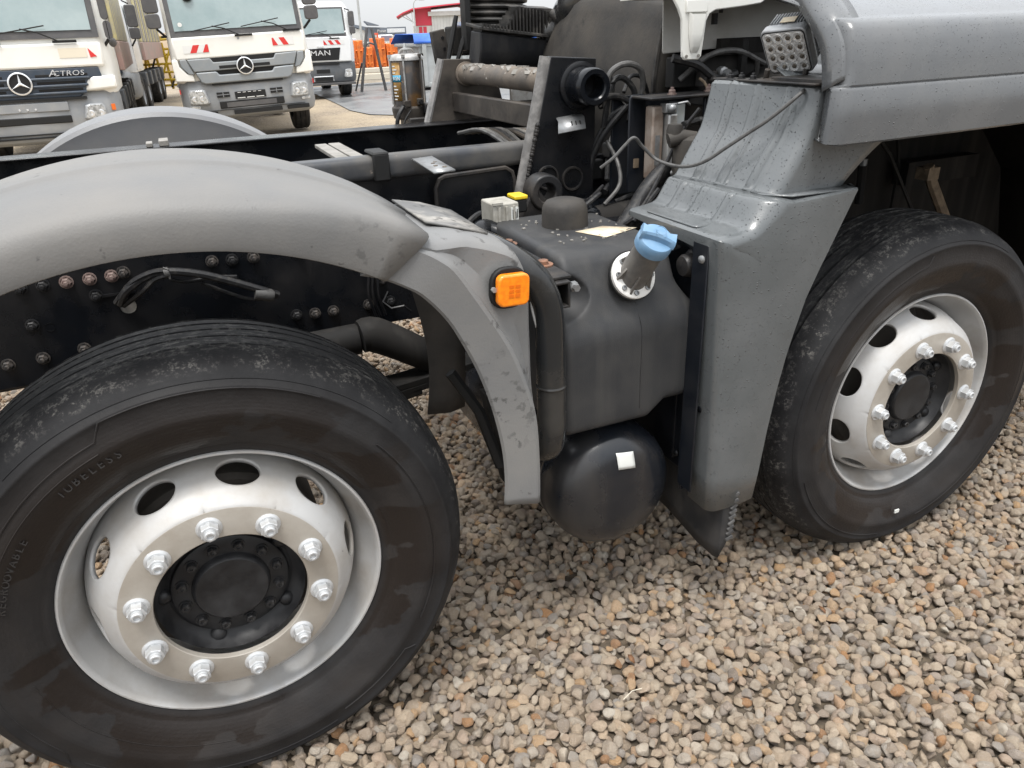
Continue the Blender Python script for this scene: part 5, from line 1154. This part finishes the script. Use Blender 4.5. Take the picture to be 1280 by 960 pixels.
def tipper(root, y0, y1, z0, z1, ribs, label):
    b = MB(); b.bx(-1.2, 1.2, y0, y1, z0, z1); bd = b.build('tipper_body', m_bodyg, root, bevel=.02)
    n = ribs
    for k in range(n):
        y = y0 + .12 + (y1 - y0 - .24) * k / (n - 1)
        for sx in (-1, 1):
            b = MB(); b.bx(sx * 1.2, sx * 1.265, y - .09, y + .09, z0 + .45, z1 - .08); b.build('body_rib', m_stripe if k % 2 == 0 else m_bodyg, bd, bevel=.012)
    for sx in (-1, 1):
        b = MB(); b.bx(sx * 1.19, sx * 1.275, y0, y1, z0 - .02, z0 + .44); b.build('lower_rave', m_pink, bd, bevel=.012)
        b = MB(); b.bx(sx * 1.19, sx * 1.29, y0, y1, z1 - .09, z1 + .05); b.build('top_rail', m_bodyg, bd, bevel=.02)
    for y in np.arange(y0 + .4, y1, 1.3):
        for sx in (-1, 1):
            b = MB(); b.bx(sx * .75, sx * 1.18, y - .35, y + .05, .62, 1.0); b.build('side_tank', m_bumpd, root, bevel=.03)
GZ = -.22
# truck 1: white cab, navy slatted grille
t1 = tag(empty('tipper_truck', (-1.75, 11.75, GZ), (0, 0, math.radians(0))), 'white tipper truck with navy slatted grille, cut by the left photo edge', 'truck', 'trucks parked facing the chassis')
c1 = cab_shell(t1, m_twh); screen(t1, c1, 1.90, 2.75); b1 = lower_cab(t1, m_bump, z1=1.10)
b = MB(); b.prism([(-1.03, 1.42), (1.02, 1.42), (1.05, 1.22), (.90, 1.20), (.78, 1.10), (.70, 1.035), (-.70, 1.035), (-.90, 1.20)], 'y', .0, .06); gr1 = b.build('grille', m_navyg, t1, bevel=.012)
for k, z in enumerate((1.335, 1.24, 1.145)):
    for x0, x1 in ((-.86, -.20), (.20, .86 - .05 * k)):
        b = MB(); b.bx(x0, x1, -.004, .01, z - .022, z + .012); b.build('grille_slot', m_dark, gr1, bevel=.004)
for z in (1.29, 1.195, 1.10):
    b = MB(); b.bx(-.88, .88 - (1.29 - z) * .4, -.035, .005, z - .018, z + .016); b.build('grille_slat', m_navyg, gr1, bevel=.012)
emblem(t1, .150, 1.245, 0, -.035)
b = MB(); v, f = text_mesh('A', .125, .008, .15); b.add(v, f, Matrix.Translation((.425, -.014, 1.358)) @ XZ @ Matrix.Scale(1.25, 4, (1, 0, 0))); v, f = text_mesh('CTROS', .095, .008, .15, 1.08); b.add(v, f, Matrix.Translation((.625, -.014, 1.352)) @ XZ @ Matrix.Scale(1.25, 4, (1, 0, 0))); b.build('lettering', m_silv, t1)
b = MB(); b.bx(-1.12, 1.12, -.01, .06, 1.425, 1.74); b.build('front_panel', m_twh, t1, bevel=.03)
b = MB(); b.bx(.57, .92, -.016, -.009, 1.55, 1.675); b.build('faded_sticker', m_pales, t1)
b = MB(); b.prism([(.945, 1.665), (.955, 1.545), (1.04, 1.555)], 'y', -.018, -.010); b.build('red_sticker', m_red, t1)
for sx in (-1, 1):
    b = MB(); b.prism([(sx * .78, 1.105), (sx * .83, 1.25), (sx * .92, 1.30), (sx * 1.20, 1.30), (sx * 1.215, 1.13)], 'y', -.01, .30); b.build('corner_panel', m_twh, t1, bevel=.03)
    headlight(b1, sx * .84, .83, sx, .30, .21)
    b = MB(); b.box((sx * 1.09, .055, .87), (.055, .02, .085), rot=(0, 0, sx * .5)); b.build('corner_marker', m_amb, b1, bevel=.004)
    mirror(t1, sx * 1.25, 2.25, sx, .46, .10); b = MB(); b.ball((sx * 1.27, .30, 1.73), .055, 12, 8, (1, .8, 1.2)); b.tube([(sx * 1.20, .32, 1.74), (sx * 1.27, .30, 1.73)], .015, 6); b.build('ramp_mirror', m_cowl, t1)
b = MB(); b.bx(-.78, .78, -.035, .02, 1.005, 1.04); b.build('bumper_gap', m_dark, b1)
b = MB(); b.bx(-.72, .52, -.028, .03, .86, .985); b.build('plate_panel', m_bump, b1, bevel=.012)
for x in (-.10, .0, .10):
    b = MB(); b.lathe([(.016, 0), (.012, -.008), (0, -.008)], 12, (x + .0, -.029, .90)); b.build('plate_screw', m_silv, b1)
b = MB(); b.bx(-.5, .52, -.028, .02, .70, .80); b.build('air_intake', m_dark, b1, bevel=.012)
b = MB(); b.bx(-.9, .9, -.026, .02, .505, .525); b.bx(-.9, .9, -.026, .02, .55, .57); b.build('lower_slot', m_dark, b1)
wiper(t1, .18, 1.90, 1, .0); wiper(t1, -.75, 1.90, 1, .0)
front_wheels(t1, (1.42, 2.9, 6.2, 7.6)); chassis_rear(t1, 1.0, 8.5); tipper(t1, 2.45, 8.3, 1.32, 3.25, 17, '')
# second tipper standing right behind it
t4 = tag(empty('tipper_truck', (-1.70, 21.4, GZ), (0, 0, math.radians(-5))), 'white tipper truck with black door mirror standing right behind the striped tipper body', 'truck', 'trucks parked facing the chassis')
c4 = cab_shell(t4, m_twh2); screen(t4, c4, 1.90, 2.75); lower_cab(t4, m_bump)
b = MB(); b.bx(1.19, 1.205, .55, 1.35, 1.85, 2.55); b.build('side_window', m_glass, c4, bevel=.02)
b = MB(); b.bx(1.20, 1.215, .50, 1.42, 1.10, 2.62); b.bx(1.21, 1.225, 1.25, 1.36, 1.72, 1.76); b.build('door', m_twh2, c4, bevel=.01)
b = MB(); b.bx(1.215, 1.22, .58, 1.32, 1.86, 2.54); b.build('door_glass', m_glass, c4, bevel=.01)
for sx in (-1, 1): mirror(t4, sx * 1.38, 2.35, sx, .5, .25)
b = MB(); b.bx(-.9, .9, .0, .06, 1.06, 1.42); b.build('grille', m_navyg, t4, bevel=.01)
front_wheels(t4, (1.42, 2.9, 6.2, 7.6)); chassis_rear(t4, 1.0, 8.5); tipper(t4, 2.45, 8.3, 1.32, 3.3, 13, '')
b = MB()
for k in range(7):
    y = 2.2 + k * .5; b.tube([(1.05, y, 3.3), (1.25, y + .15, 3.55 - .05 * k), (1.0, y + .4, 3.62)], .02, 6, smooth=4)
b.build('tarpaulin_bow', m_whs, t4)
# truck 2: white cab, grey grille bars
t2 = tag(empty('tipper_truck', (1.526, 14.05, GZ), (0, math.radians(-1.7), math.radians(-1))), 'cream white truck with grey barred grille and red-white stickers, middle of the row', 'truck', 'trucks parked facing the chassis')
c2 = cab_shell(t2, m_twh); screen(t2, c2, 1.90, 2.8); b2 = lower_cab(t2, m_bump, z1=1.09)
b = MB(); b.bx(-1.13, 1.13, -.012, .05, 1.44, 1.80); b.build('front_panel', m_twh, t2, bevel=.03)
b = MB(); b.prism([(-.93, 1.44), (.93, 1.46), (.80, 1.08), (.72, 1.03), (-.72, 1.03), (-.80, 1.08)], 'y', -.01, .05); g2 = b.build('grille', m_dark, t2)
b = MB()
for z, x in ((1.44, .92), (1.355, .88), (1.215, .84), (1.09, .78)): pass
b.prism([(-.95, 1.445), (-.56, 1.445), (-.52, 1.375), (.52, 1.375), (.56, 1.445), (.95, 1.455), (.87, 1.245), (-.87, 1.235)], 'y', -.045, -.012); b.build('grille_bar', m_grey, g2, bevel=.02)
b = MB(); b.prism([(-.85, 1.225), (-.50, 1.225), (-.46, 1.165), (.46, 1.165), (.50, 1.225), (.86, 1.235), (.79, 1.06), (.72, 1.03), (-.72, 1.03), (-.79, 1.06)], 'y', -.055, -.012); b.build('grille_bar', m_grey, g2, bevel=.02)
b = MB(); b.bx(-.44, .44, -.050, -.040, 1.265, 1.315); b.build('grille_slot', m_dark, g2, bevel=.006)
emblem(t2, .145, 1.285, 0, -.075)
for sx in (-1, 1):
    b = MB(); b.prism([(sx * 1.07, 1.455), (sx * .965, 1.455), (sx * .865, 1.19), (sx * .97, 1.21), (sx * 1.06, 1.33)], 'y', -.02, .05); b.build('corner_vent', m_grey, t2, bevel=.015)
    b = MB(); b.prism([(sx * .88, 1.085), (sx * .90, 1.20), (sx * .985, 1.215), (sx * 1.09, 1.34), (sx * 1.10, 1.46), (sx * 1.195, 1.46), (sx * 1.205, 1.10)], 'y', -.005, .25); b.build('corner_panel', m_twh, t2, bevel=.02)
    headlight(b2, sx * .885, .82, sx, .34, .25)
    b = MB(); b.box((sx * .98, .02, .655), (.17, .03, .05), rot=(0, 0, sx * .2)); b.build('fog_lamp', m_hl, b2, bevel=.006)
    b = MB(); b.bx(sx * .36, sx * .58, -.028, .01, .79, .875); s_ = b.build('bumper_slot', m_dark, b2)
    b = MB(); b.bx(sx * .355, sx * .585, -.032, -.022, .828, .837); b.bx(sx * .465, sx * .475, -.032, -.022, .79, .875); b.build('slot_bar', m_bump, s_)
    mirror(t2, sx * 1.33, 2.42, sx, .44, .24)
    b = MB(); b.bx(sx * .62, sx * 1.02, -.018, .03, .485, .555); b.build('lower_slot', m_dark, b2, bevel=.01)
    b = MB(); b.box((sx * 1.175, .12, .93), (.02, .05, .08)); b.build('corner_marker', m_red, b2)
b = MB(); b.bx(-.62, .62, -.030, .0, 1.0, 1.045); b.build('bumper_gap', m_dark, b2)
b = MB(); b.bx(-.27, .27, -.040, -.02, .745, .865); np_ = b.build('number_plate', m_dark, b2, bevel=.004)
b = MB()
for k in range(5): b.bx(-.22 + .09 * k, -.165 + .09 * k, -.0425, -.0395, .845, .853)
for k in range(3): b.bx(-.235 + .165 * k, -.10 + .165 * k, -.0425, -.0395, .752, .764)
b.build('plate_print', m_whs, np_)
b = MB(); b.bx(-.56, .58, -.030, .0, .60, .72); b.build('air_intake', m_dark, b2, bevel=.012)
b = MB(); b.bx(-.44, .44, -.034, -.022, .615, .695); b.build('intake_mesh', m_cowl, b2)
b = MB(); b.bx(-.95, .95, -.027, .0, .57, .578); b.bx(-.34, .52, -.03, .0, .485, .555); b.build('lower_slot', m_dark, b2)
sticker(t2, -.97, 1.545, .42, .125, .55, 4, False, -.018); sticker(t2, .55, 1.575, .38, .125, -.55, 4, True, -.018)
b = MB(); b.lathe([(.022, 0), (.02, -.006), (0, -.008)], 16, (-.02, -.012, 1.735)); b.build('bonnet_badge', m_bezel, t2)
wiper(t2, -.42, 1.92, 1, .0); wiper(t2, .42, 1.95, 1, .0)
b = MB(); b.ball((-.72, .12, 2.42), .085, 12, 8, (1, .7, .8)); b.build('front_mirror', m_black, t2)
b = MB(); b.lathe([(.035, 0), (.035, -.004), (0, -.004)], 16, (-.93, .015, 2.0)); b.build('window_sticker', m_whs, t2)
b = MB(); b.prism([(.10, 2.02), (.16, 2.02), (.22, 2.7), (.05, 2.7)], 'y', .05, .052); b.build('screen_reflection_strip', m_whs, t2) if False else None
front_wheels(t2, (1.42, 5.5)); chassis_rear(t2, 1.0, 6.5)
b = MB(); b.bx(-1.1, 1.1, 2.3, 6.5, 1.15, 2.6); b.build('cargo_body', m_bodyg, t2, bevel=.03)
# truck 3: cleaner white cab with black grille
t3 = tag(empty('flat_nosed_truck', (4.45, 23.5, GZ), (0, 0, math.radians(-2))), 'clean white truck with black lettered grille, standing on asphalt right of the row', 'truck', 'trucks parked facing the chassis')
c3_ = cab_shell(t3, m_twh2, top=2.68, z0=1.0); b3 = lower_cab(t3, m_bumpd, z1=1.06)
def y3(z): return float(np.interp(z, [1.75, 2.45], [.035, .19]))
b = MB(); b.loft([[(-.98, y3(z) + .02, z), (-.8, y3(z) - .012, z), (0, y3(z) - .03, z), (.8, y3(z) - .012, z), (.98, y3(z) + .02, z)] for z in (1.72, 2.0, 2.25, 2.52)]); b.build('windscreen_surround', m_cowl, c3_)
b = MB(); b.loft([[(-.93, y3(z) - .005, z), (-.78, y3(z) - .03, z), (0, y3(z) - .045, z), (.78, y3(z) - .03, z), (.93, y3(z) - .005, z)] for z in (1.80, 2.0, 2.25, 2.47)]); b.build('windscreen', m_glass, c3_)
b = MB(); b.bx(-1.06, 1.06, -.02, .06, 1.03, 1.72); b.build('front_panel', m_twh2, t3, bevel=.03)
b = MB(); b.prism([(-.78, 1.40), (.74, 1.42), (.66, 1.08), (-.68, 1.08)], 'y', -.04, -.018); g3 = b.build('grille', m_dark, t3, bevel=.01)
v, f = text_mesh('MAN', .20, .006, 0, 1.05); b = MB(); b.add(v, f, Matrix.Translation((.13, -.045, 1.28)) @ XZ @ Matrix.Scale(1.35, 4, (1, 0, 0))); b.build('lettering', m_silv, g3)
b = MB(); b.bx(.05, .25, -.045, -.03, 1.435, 1.47); b.build('grille_badge', m_silv, g3)
sticker(t3, -.75, 1.505, .45, .11, .8, 4, True, -.026); sticker(t3, .26, 1.505, .62, .12, -.7, 6, True, -.026)
b = MB(); b.bx(-.66, .66, -.026, .0, .955, 1.0); b.bx(-.1, .40, -.026, .0, .51, .60); b.build('bumper_gap', m_dark, b3)
b = MB(); b.tube([(-.15, -.03, .50), (-.15, -.03, .63), (.43, -.03, .63), (.43, -.03, .50)], .014, 6); b.build('tow_frame', m_silv, b3)
b = MB(); b.bx(-.05, .35, -.034, -.02, .73, .83); b.build('number_plate', m_dark, b3)
b = MB(); b.bx(-1.1, 1.1, -.03, .05, .38, .45); b.build('lower_lip', m_cowl, b3, bevel=.01)
for sx in (-1, 1):
    headlight(b3, sx * .90, .70, sx, .25, .24); mirror(t3, sx * 1.18, 2.20, sx, .40, .17)
wiper(t3, .1, 1.82, 1, 0)
front_wheels(t3, (1.42, 5.5)); chassis_rear(t3, 1.0, 6.5)
b = MB(); b.bx(-1.1, 1.1, 2.3, 6.5, 1.15, 2.3); b.build('cargo_body', m_bodyg, t3, bevel=.03)

# ------------------------------------------------------------------ yard clutter and far buildings
m_yfr = M('yellow_machine_paint', (.62, .42, .02), (.40, .27, .03), 4, (.45, .65), 1, .5)
m_ofr = M('orange_machine_paint', (.78, .20, .03), (.55, .15, .04), 4, (.45, .65), 1, .5)
yl = tag(empty('yellow_machine', (.35, 30.0, GZ)), 'yellow steel machine frames on bare earth between the second tipper and cream truck', 'machinery')
for k in range(9):
    b = MB(); x = -.8 + .28 * k; b.tube([(x, rng.uniform(-.4, .4), .25), (x + rng.uniform(-.3, .3), rng.uniform(-.4, .4), 1.75)], .045, 6); b.build('upright', m_yfr, yl)
for k in range(7):
    b = MB(); z = .35 + .24 * k; b.tube([(-1.0, -.3, z), (1.5, -.3 + rng.uniform(-.2, .2), z + rng.uniform(-.15, .15))], .04, 6); b.build('cross_bar', m_yfr, yl)
for k in range(5):
    b = MB(); b.tube([(-.8 + .4 * k, -.35, .3), (-.2 + .4 * k, -.35, 1.6)], .035, 6); b.build('brace', m_yfr if k % 2 else m_sooty, yl)
b = MB(); b.box((.35, .1, 1.9), (2.4, .5, .10)); b.build('top_bar', m_yfr, yl)
for k in range(4):
    b = MB(); b.box((-.5 + .6 * k, -.18, 1.9), (.22, .04, .12)); b.build('black_mark', m_dark, yl)
b = MB(); b.tube([(.2, -.5, .3), (.5, -.6, .7), (.3, -.6, 1.2)], .07, 8, smooth=4); b.build('hydraulic_ram', m_bezel, yl)
tag(MB().add(*(lambda bb: (bb.v, bb.f))(MB().ball((0, 0, -.3), 1.0, 28, 14, (6, 3.0, 2.6)))).build('earth_bank', M('earth_bank_soil', (.33, .25, .165), (.24, .185, .125), .8, (.4, .65), 1, .9, bump=.6, bscale=2), loc=(1.5, 46, GZ)), kind='structure')
og = tag(empty('orange_attachment', (7.6, 29.5, GZ)), 'orange machine attachments stacked on a low trailer behind the dark frame', 'machinery')
b = MB(); b.bx(-1.7, 1.2, -.6, .6, .45, .62); b.bx(-1.6, 1.1, -.62, -.58, .20, .42); b.build('trailer_deck', m_pales, og, bevel=.02)
for x in (-1.2, .8):
    b = MB(); b.lathe([(.22, -.08), (.24, 0), (.22, .08), (0, .08)], 20, (x, -.5, .22)); b.build('trailer_wheel', m_trub, og)
for k, (x, w, h) in enumerate(((-1.3, .6, .55), (-.75, .35, .95), (-.35, .3, .70), (.05, .4, 1.0), (.5, .35, .8), (.85, .3, .98))):
    b = MB(); b.bx(x, x + w, -.45, .35, .63, .63 + h); b.bx(x + .04, x + w - .04, -.52, -.45, .75, .80); b.bx(x + .04, x + w - .04, -.52, -.45, .63 + h * .6, .68 + h * .6); b.bx(x + w * .3, x + w * .6, -.53, -.45, .7, .6 + h); b.build('orange_block', m_ofr, og, bevel=.02)
af = tag(empty('a_frame_stand', (6.62, 25.6, GZ)), 'tall dark steel A-shaped stand in front of the orange attachments', 'stand')
for sx, x1 in ((-1, -.02), (1, .10)):
    b = MB(); b.tube([(sx * .42 - .02, 0, 0), (x1 + sx * .02, 0, 1.95)], .05, 8); b.build('leg', m_cowl, af)
b = MB(); b.tube([(-.18, 0, 1.4), (0, 0, 1.5), (.22, 0, 1.42)], .03, 6); b.tube([(-.55, .4, .02), (-.30, .1, .9)], .03, 6); b.build('tie_bar', m_cowl, af)
cn_ = tag(empty('roll_off_container', (10.05, 25.5, GZ), (0, 0, .05)), 'grey steel container under a bright blue tarpaulin beyond the grease pump', 'container')
m_cont = M('grey_container_paint', (.42, .44, .44), (.33, .34, .33), 2, (.4, .65), 1, .5)
b = MB(); b.bx(-2.2, 2.4, -1.1, 1.1, .18, 1.35); b.bx(-2.3, 2.5, -1.16, 1.16, 1.33, 1.43); b.bx(-2.2, 2.4, -1.14, 1.14, .10, .24); b.build('box_body', m_cont, cn_, bevel=.02)
for k in range(7):
    b = MB(); x = -2.05 + .7 * k; b.bx(x - .07, x + .07, -1.2, -1.1, .14, 1.42); b.build('side_rib', m_cont, cn_, bevel=.015)
b = MB(); b.loft([[(-2.4, -1.2, 1.42), (2.5, -1.2, 1.42)], [(-2.38, -1.18, 1.50), (2.5, -1.18, 1.50)], [(-2.3, -.9, 1.70), (2.4, -.9, 1.75)], [(-2.3, .9, 1.72), (2.4, .9, 1.72)], [(-2.4, 1.2, 1.42), (2.5, 1.2, 1.42)]]); b.build('tarpaulin', M('blue_tarpaulin', (.045, .16, .60), (.03, .11, .45), 2, (.4, .6), 1, .4, bump=.4, bscale=5), cn_, solid=.02)
b = MB(); b.bx(.2, .9, 1.0, 1.5, 1.6, 1.98); b.bx(.15, .95, .98, 1.52, 1.95, 2.05); b.build('lid_housing', m_cont, cn_)
# lamp posts
for x, y, h, arm, lab in ((20.3, 85, 14, 0, 'plain pale pole rising behind the clean white truck'), (36.9, 120, 5.7, 1, 'pale lamp post with curved top in front of the red hall')):
    sl_ = tag(empty('street_lamp', (x, y, GZ)), lab, 'lamp post', 'lamp posts beyond the yard')
    b = MB(); b.tube([(0, 0, 0), (0, 0, h * .55), (0, 0, h)], [.13, .11, .09], 10); b.build('pole', m_cont, sl_)
    b = MB(); b.tube([(0, 0, h), (.1, 0, h + .5), (.5, 0, h + .85), (1.2, 0, h + .8)], .08, 8, smooth=5); b.build('arm', m_cont, sl_)
    b = MB(); b.box((1.4, 0, h + .78), (.7, .3, .12)); b.build('lamp_head', m_cont, sl_, bevel=.03)
# red and white hall
m_hred = M('red_cladding', (.60, .045, .08), (.54, .06, .09), .3, (.4, .6), 1, .55)
m_hwh = M('white_cladding', (.62, .63, .61), (.54, .55, .53), .3, (.4, .6), 1, .5)
m_hglass = M('hall_glazing', (.22, .19, .24), rough=.15)
def part(nm, x0, x1, y0, y1, z0, z1, mt, par, bevel=.03):
    b = MB(); b.bx(x0, x1, y0, y1, z0, z1); return b.build(nm, mt, par, bevel=bevel)
hl = tag(empty('red_hall', (72.4, 240, GZ), (0, 0, -.29)), 'hall with curved red roof and white cladding on the skyline', 'building')
hw_ = part('white_wall', 6.0, 14.8, 0, 26, 0, 6.9, m_hwh, hl); part('fascia', 5.0, 19.4, -.8, 26, 6.82, 8.0, m_hwh, hl)
for k in range(9): part('panel_joint', 6.6 + .95 * k, 6.66 + .95 * k, -.05, .02, 0, 6.8, m_cont, hw_, 0)
part('red_pylon', 14.8, 17.3, -.3, 26, 0, 6.82, m_hred, hl); part('glazing', 17.3, 19.4, 0, 26, 1.2, 6.82, m_hglass, hl)
rl = part('red_wall', .9, 6.0, .4, 26, 4.3, 9.2, m_hred, hl); part('side_wall', .2, 6.0, .6, 26, 0, 4.3, m_hwh, hl)
for x in (2.0, 3.3): part('window', x, x + 1.0, .45, .65, 2.0, 4.0, m_hred, rl)
for x in (.25, 1.0): part('column', x - .12, x + .12, -1.4, -1.2, 0, 8.2, m_hwh, hl)
b = MB(); top = [(-4.4, 7.0), (-2.5, 8.0), (0.4, 9.0), (4.5, 9.35), (10, 9.75), (15.5, 10.1), (19, 9.1)]
b.prism(top + [(x, z - .35) for x, z in top[::-1]], 'y', -2.5, 27); b.build('roof', m_hred, hl)
b = MB()
for x in (-3.4, -1.8): b.tube([(x, -1.5, 7.4), (.6, -1.3, 5.2)], .10, 6)
b.build('roof_strut', m_cont, hl)
# low dark building with a sign gantry
m_dkb = M('slate_cladding', (.13, .155, .19), (.16, .18, .21), .3, (.4, .6), 1, .5)
dk = tag(empty('dark_showroom', (61.3, 280, GZ), (0, 0, -.21)), 'low dark grey building with white lettering on its sign gantry, left of the red hall', 'building')
b = MB(); b.prism([(0, 6.4), (6.6, 4.9), (13.5, 4.5), (13.5, 0), (6.5, 0), (6.5, 3.6), (0, 5.9)], 'y', 0, 20); b.build('wall', m_dkb, dk)
part('pale_wall', .2, 6.4, .5, 20, 0, 4.4, m_hwh, dk)
b = MB(); b.prism([(6.0, 6.8), (11, 5.3), (7.2, 5.5)], 'y', -1, 12); b.build('roof_wedge', m_dkb, dk)
g_ = part('sign_gantry', 13.5, 20.0, 0, .6, 4.2, 4.6, m_dkb, dk); part('gantry_post', 19.6, 20.0, 0, .5, 0, 4.2, m_dkb, dk); part('gantry_base', 13.5, 20, .2, 5, 2.0, 2.9, m_dkb, dk)
for t_, x, sz in (('Planet', 11.6, 1.25), ('Center', 16.7, 1.5)):
    v, f = text_mesh(t_, sz, .05); b = MB(); b.add(v, f, Matrix.Translation((x, -.15, 3.5)) @ XZ); b.build('lettering', m_whs, dk)
# small things on the far side of the lane
m_conc = M('pale_concrete', (.52, .47, .40), (.44, .40, .34), .5, (.4, .65), 1, .8)
wl_ = tag(empty('boundary_wall', (23.5, 75, GZ)), 'low pale concrete wall behind the brown shrubs', 'wall')
for k in range(5): part('panel', -2.6 + 1.5 * k, -1.15 + 1.5 * k, 0, .15, 0, 1.75, m_conc, wl_, .02)
va = tag(empty('parked_van', (26.2, 97, GZ)), 'small white van left of the pale concrete wall', 'van')
b = MB(); b.prism(rrect(1.75, 1.5, .25, 4, 0, 1.15), 'y', 0, 3.6); b.build('body', m_twh2, va, bevel=.08)
b = MB(); b.prism(rrect(1.4, .55, .1, 4, 0, 1.5), 'y', -.05, .1); b.build('windscreen', m_hglass, va)
for sx in (-.65, .65):
    b = MB(); b.lathe([(.3, -.1), (.32, 0), (.3, .1), (0, .1)], 16, (sx, .6, .32), (1, 0, 0)); b.build('wheel', m_trub, va)
car = tag(empty('parked_car', (25.4, 112, GZ)), 'white car far off beside the mirror of the clean white truck', 'car')
b = MB(); b.loft([[(-.9, 0, .35), (.9, 0, .35), (.9, 0, .85), (-.9, 0, .85)], [(-.9, .5, .3), (.9, .5, .3), (.88, .5, 1.0), (-.88, .5, 1.0)], [(-.9, 1.3, .3), (.9, 1.3, .3), (.7, 1.3, 1.55), (-.7, 1.3, 1.55)], [(-.9, 3.2, .3), (.9, 3.2, .3), (.7, 3.0, 1.6), (-.7, 3.0, 1.6)], [(-.9, 4.2, .35), (.9, 4.2, .35), (.85, 4.2, .95), (-.85, 4.2, .95)]], closed=True, cap=True); b.build('body', m_twh2, car, bevel=.08)
b = MB(); b.loft([[(-.78, .50, 1.02), (.78, .50, 1.02)], [(-.62, 1.22, 1.5), (.62, 1.22, 1.5)]]); b.build('windscreen', m_hglass, car, solid=.04)
for sx in (-.7, .7):
    b = MB(); b.lathe([(.3, -.1), (.32, 0), (.3, .1), (0, .1)], 16, (sx, .8, .32), (1, 0, 0)); b.build('wheel', m_trub, car)
    b = MB(); b.box((sx * .85, -.02, .72), (.36, .06, .16)); b.build('headlight', m_hl, car)
sg = tag(empty('red_sign', (13.0, 50, GZ)), 'small square red sign on a post above the dark A-shaped stand', 'sign')
b = MB(); b.bx(-.03, .03, 0, .05, 0, 1.6); b.build('post', m_cont, sg); part('sign_plate', -.17, .17, -.03, 0, 1.52, 1.90, M('red_sign_paint', (.60, .10, .05), rough=.5), sg, .01); part('sign_mark', -.07, .07, -.035, -.031, 1.64, 1.78, m_conc, sg, 0)
sw = tag(empty('white_notice', (15.3, 62, GZ)), 'small white notice board low beside the red sign', 'sign')
part('board', -.3, .3, 0, .03, .75, 1.35, m_twh2, sw, .01); part('post', -.04, .04, .03, .08, 0, 1.2, m_cont, sw, 0); part('print', -.05, .18, -.004, -.001, .9, 1.1, m_dark, sw, 0)
m_twig = M('bare_brown_twigs', (.26, .195, .15), (.20, .15, .11), 3, (.4, .6), 1, .9)
def shrub():
    b = MB()
    for k in range(420):
        a = rng.uniform(0, 6.28); rr = rng.uniform(0, .95) ** .8; x, y = rr * math.cos(a) * 1.5, rr * math.sin(a) * .8; h = rng.uniform(.7, 1.7) * (1 - .25 * rr); d = Vector((rng.normal(0, .25), rng.normal(0, .25), 1)).normalized(); w = .014
        p0 = Vector((x * .7, y * .7, 0)); p1 = p0 + d * h
        b.add([p0 + Vector((-w, 0, 0)), p0 + Vector((w, 0, 0)), p1, p0 + Vector((0, w, 0))], [(0, 1, 2), (1, 3, 2), (3, 0, 2)])
        for j in range(3):
            q0 = p0.lerp(p1, rng.uniform(.3, .9)); q1 = q0 + Vector((rng.normal(0, .3), rng.normal(0, .3), rng.uniform(.1, .45))); b.add([q0 + Vector((-.01, 0, 0)), q0 + Vector((.01, 0, 0)), q1, q0 + Vector((0, .01, 0))], [(0, 1, 2), (1, 3, 2), (3, 0, 2)])
    return b.mesh('shrub', m_twig)
sh = [shrub() for _ in range(3)]
for i in range(24):
    y = rng.uniform(56, 72); px = (430 + 165 * (i + .5) / 24 + rng.uniform(-4, 4)); x = .07 + (y + 1.3) * (.2285 + (px - 430) / 160 * .150)
    o = bpy.data.objects.new('shrub', sh[i % 3]); S.collection.objects.link(o); o.location = (x, y, GZ); o.rotation_euler = (0, 0, rng.uniform(0, 6)); o.scale = (rng.uniform(.8, 1.2),) * 2 + (rng.uniform(.7, 1.0),)
    tag(o, 'bare brown shrub in the hedge between the lane and the distant buildings', 'shrub', 'bare shrubs beyond the lane')
# odd bits lying on the gravel
m_leaf = M('dead_leaf', (.13, .06, .03), (.22, .11, .04), 60, (.4, .6), 1, .7)
b = MB(); b.tube([(0, 0, 0), (.03, .01, .004), (.055, .008, .002)], .0009, 5); tag(b.build('dry_straw', m_pales, loc=(0.77, -.22, .024)), 'single pale dry straw lying on the gravel in front of the tank', 'straw')
for x, y, lab in ((.853, -.118, 'dark brown leaf on the gravel nearest the pale straw'), (.80, -.30, 'dark brown leaf on the gravel between the big tyre and the photo bottom'), (1.03, -.28, 'upright brown leaf standing in the open gravel below the step panel'), (1.40, -.19, 'brown leaf on the gravel below the right wheel')):
    b = MB(); b.loft([[(-.012, 0, 0), (-.006, .006, .004), (.004, .007, .003), (.014, .002, 0)], [(-.012, -.001, 0), (-.005, -.005, .005), (.005, -.006, .004), (.014, .001, 0)]]); lf = tag(b.build('dead_leaf', m_leaf, solid=.001, loc=(x, y, .022)), lab, 'leaf', 'dead leaves on the gravel'); lf.rotation_euler = (rng.uniform(-.5, .5), rng.uniform(-.5, .5), rng.uniform(0, 6))
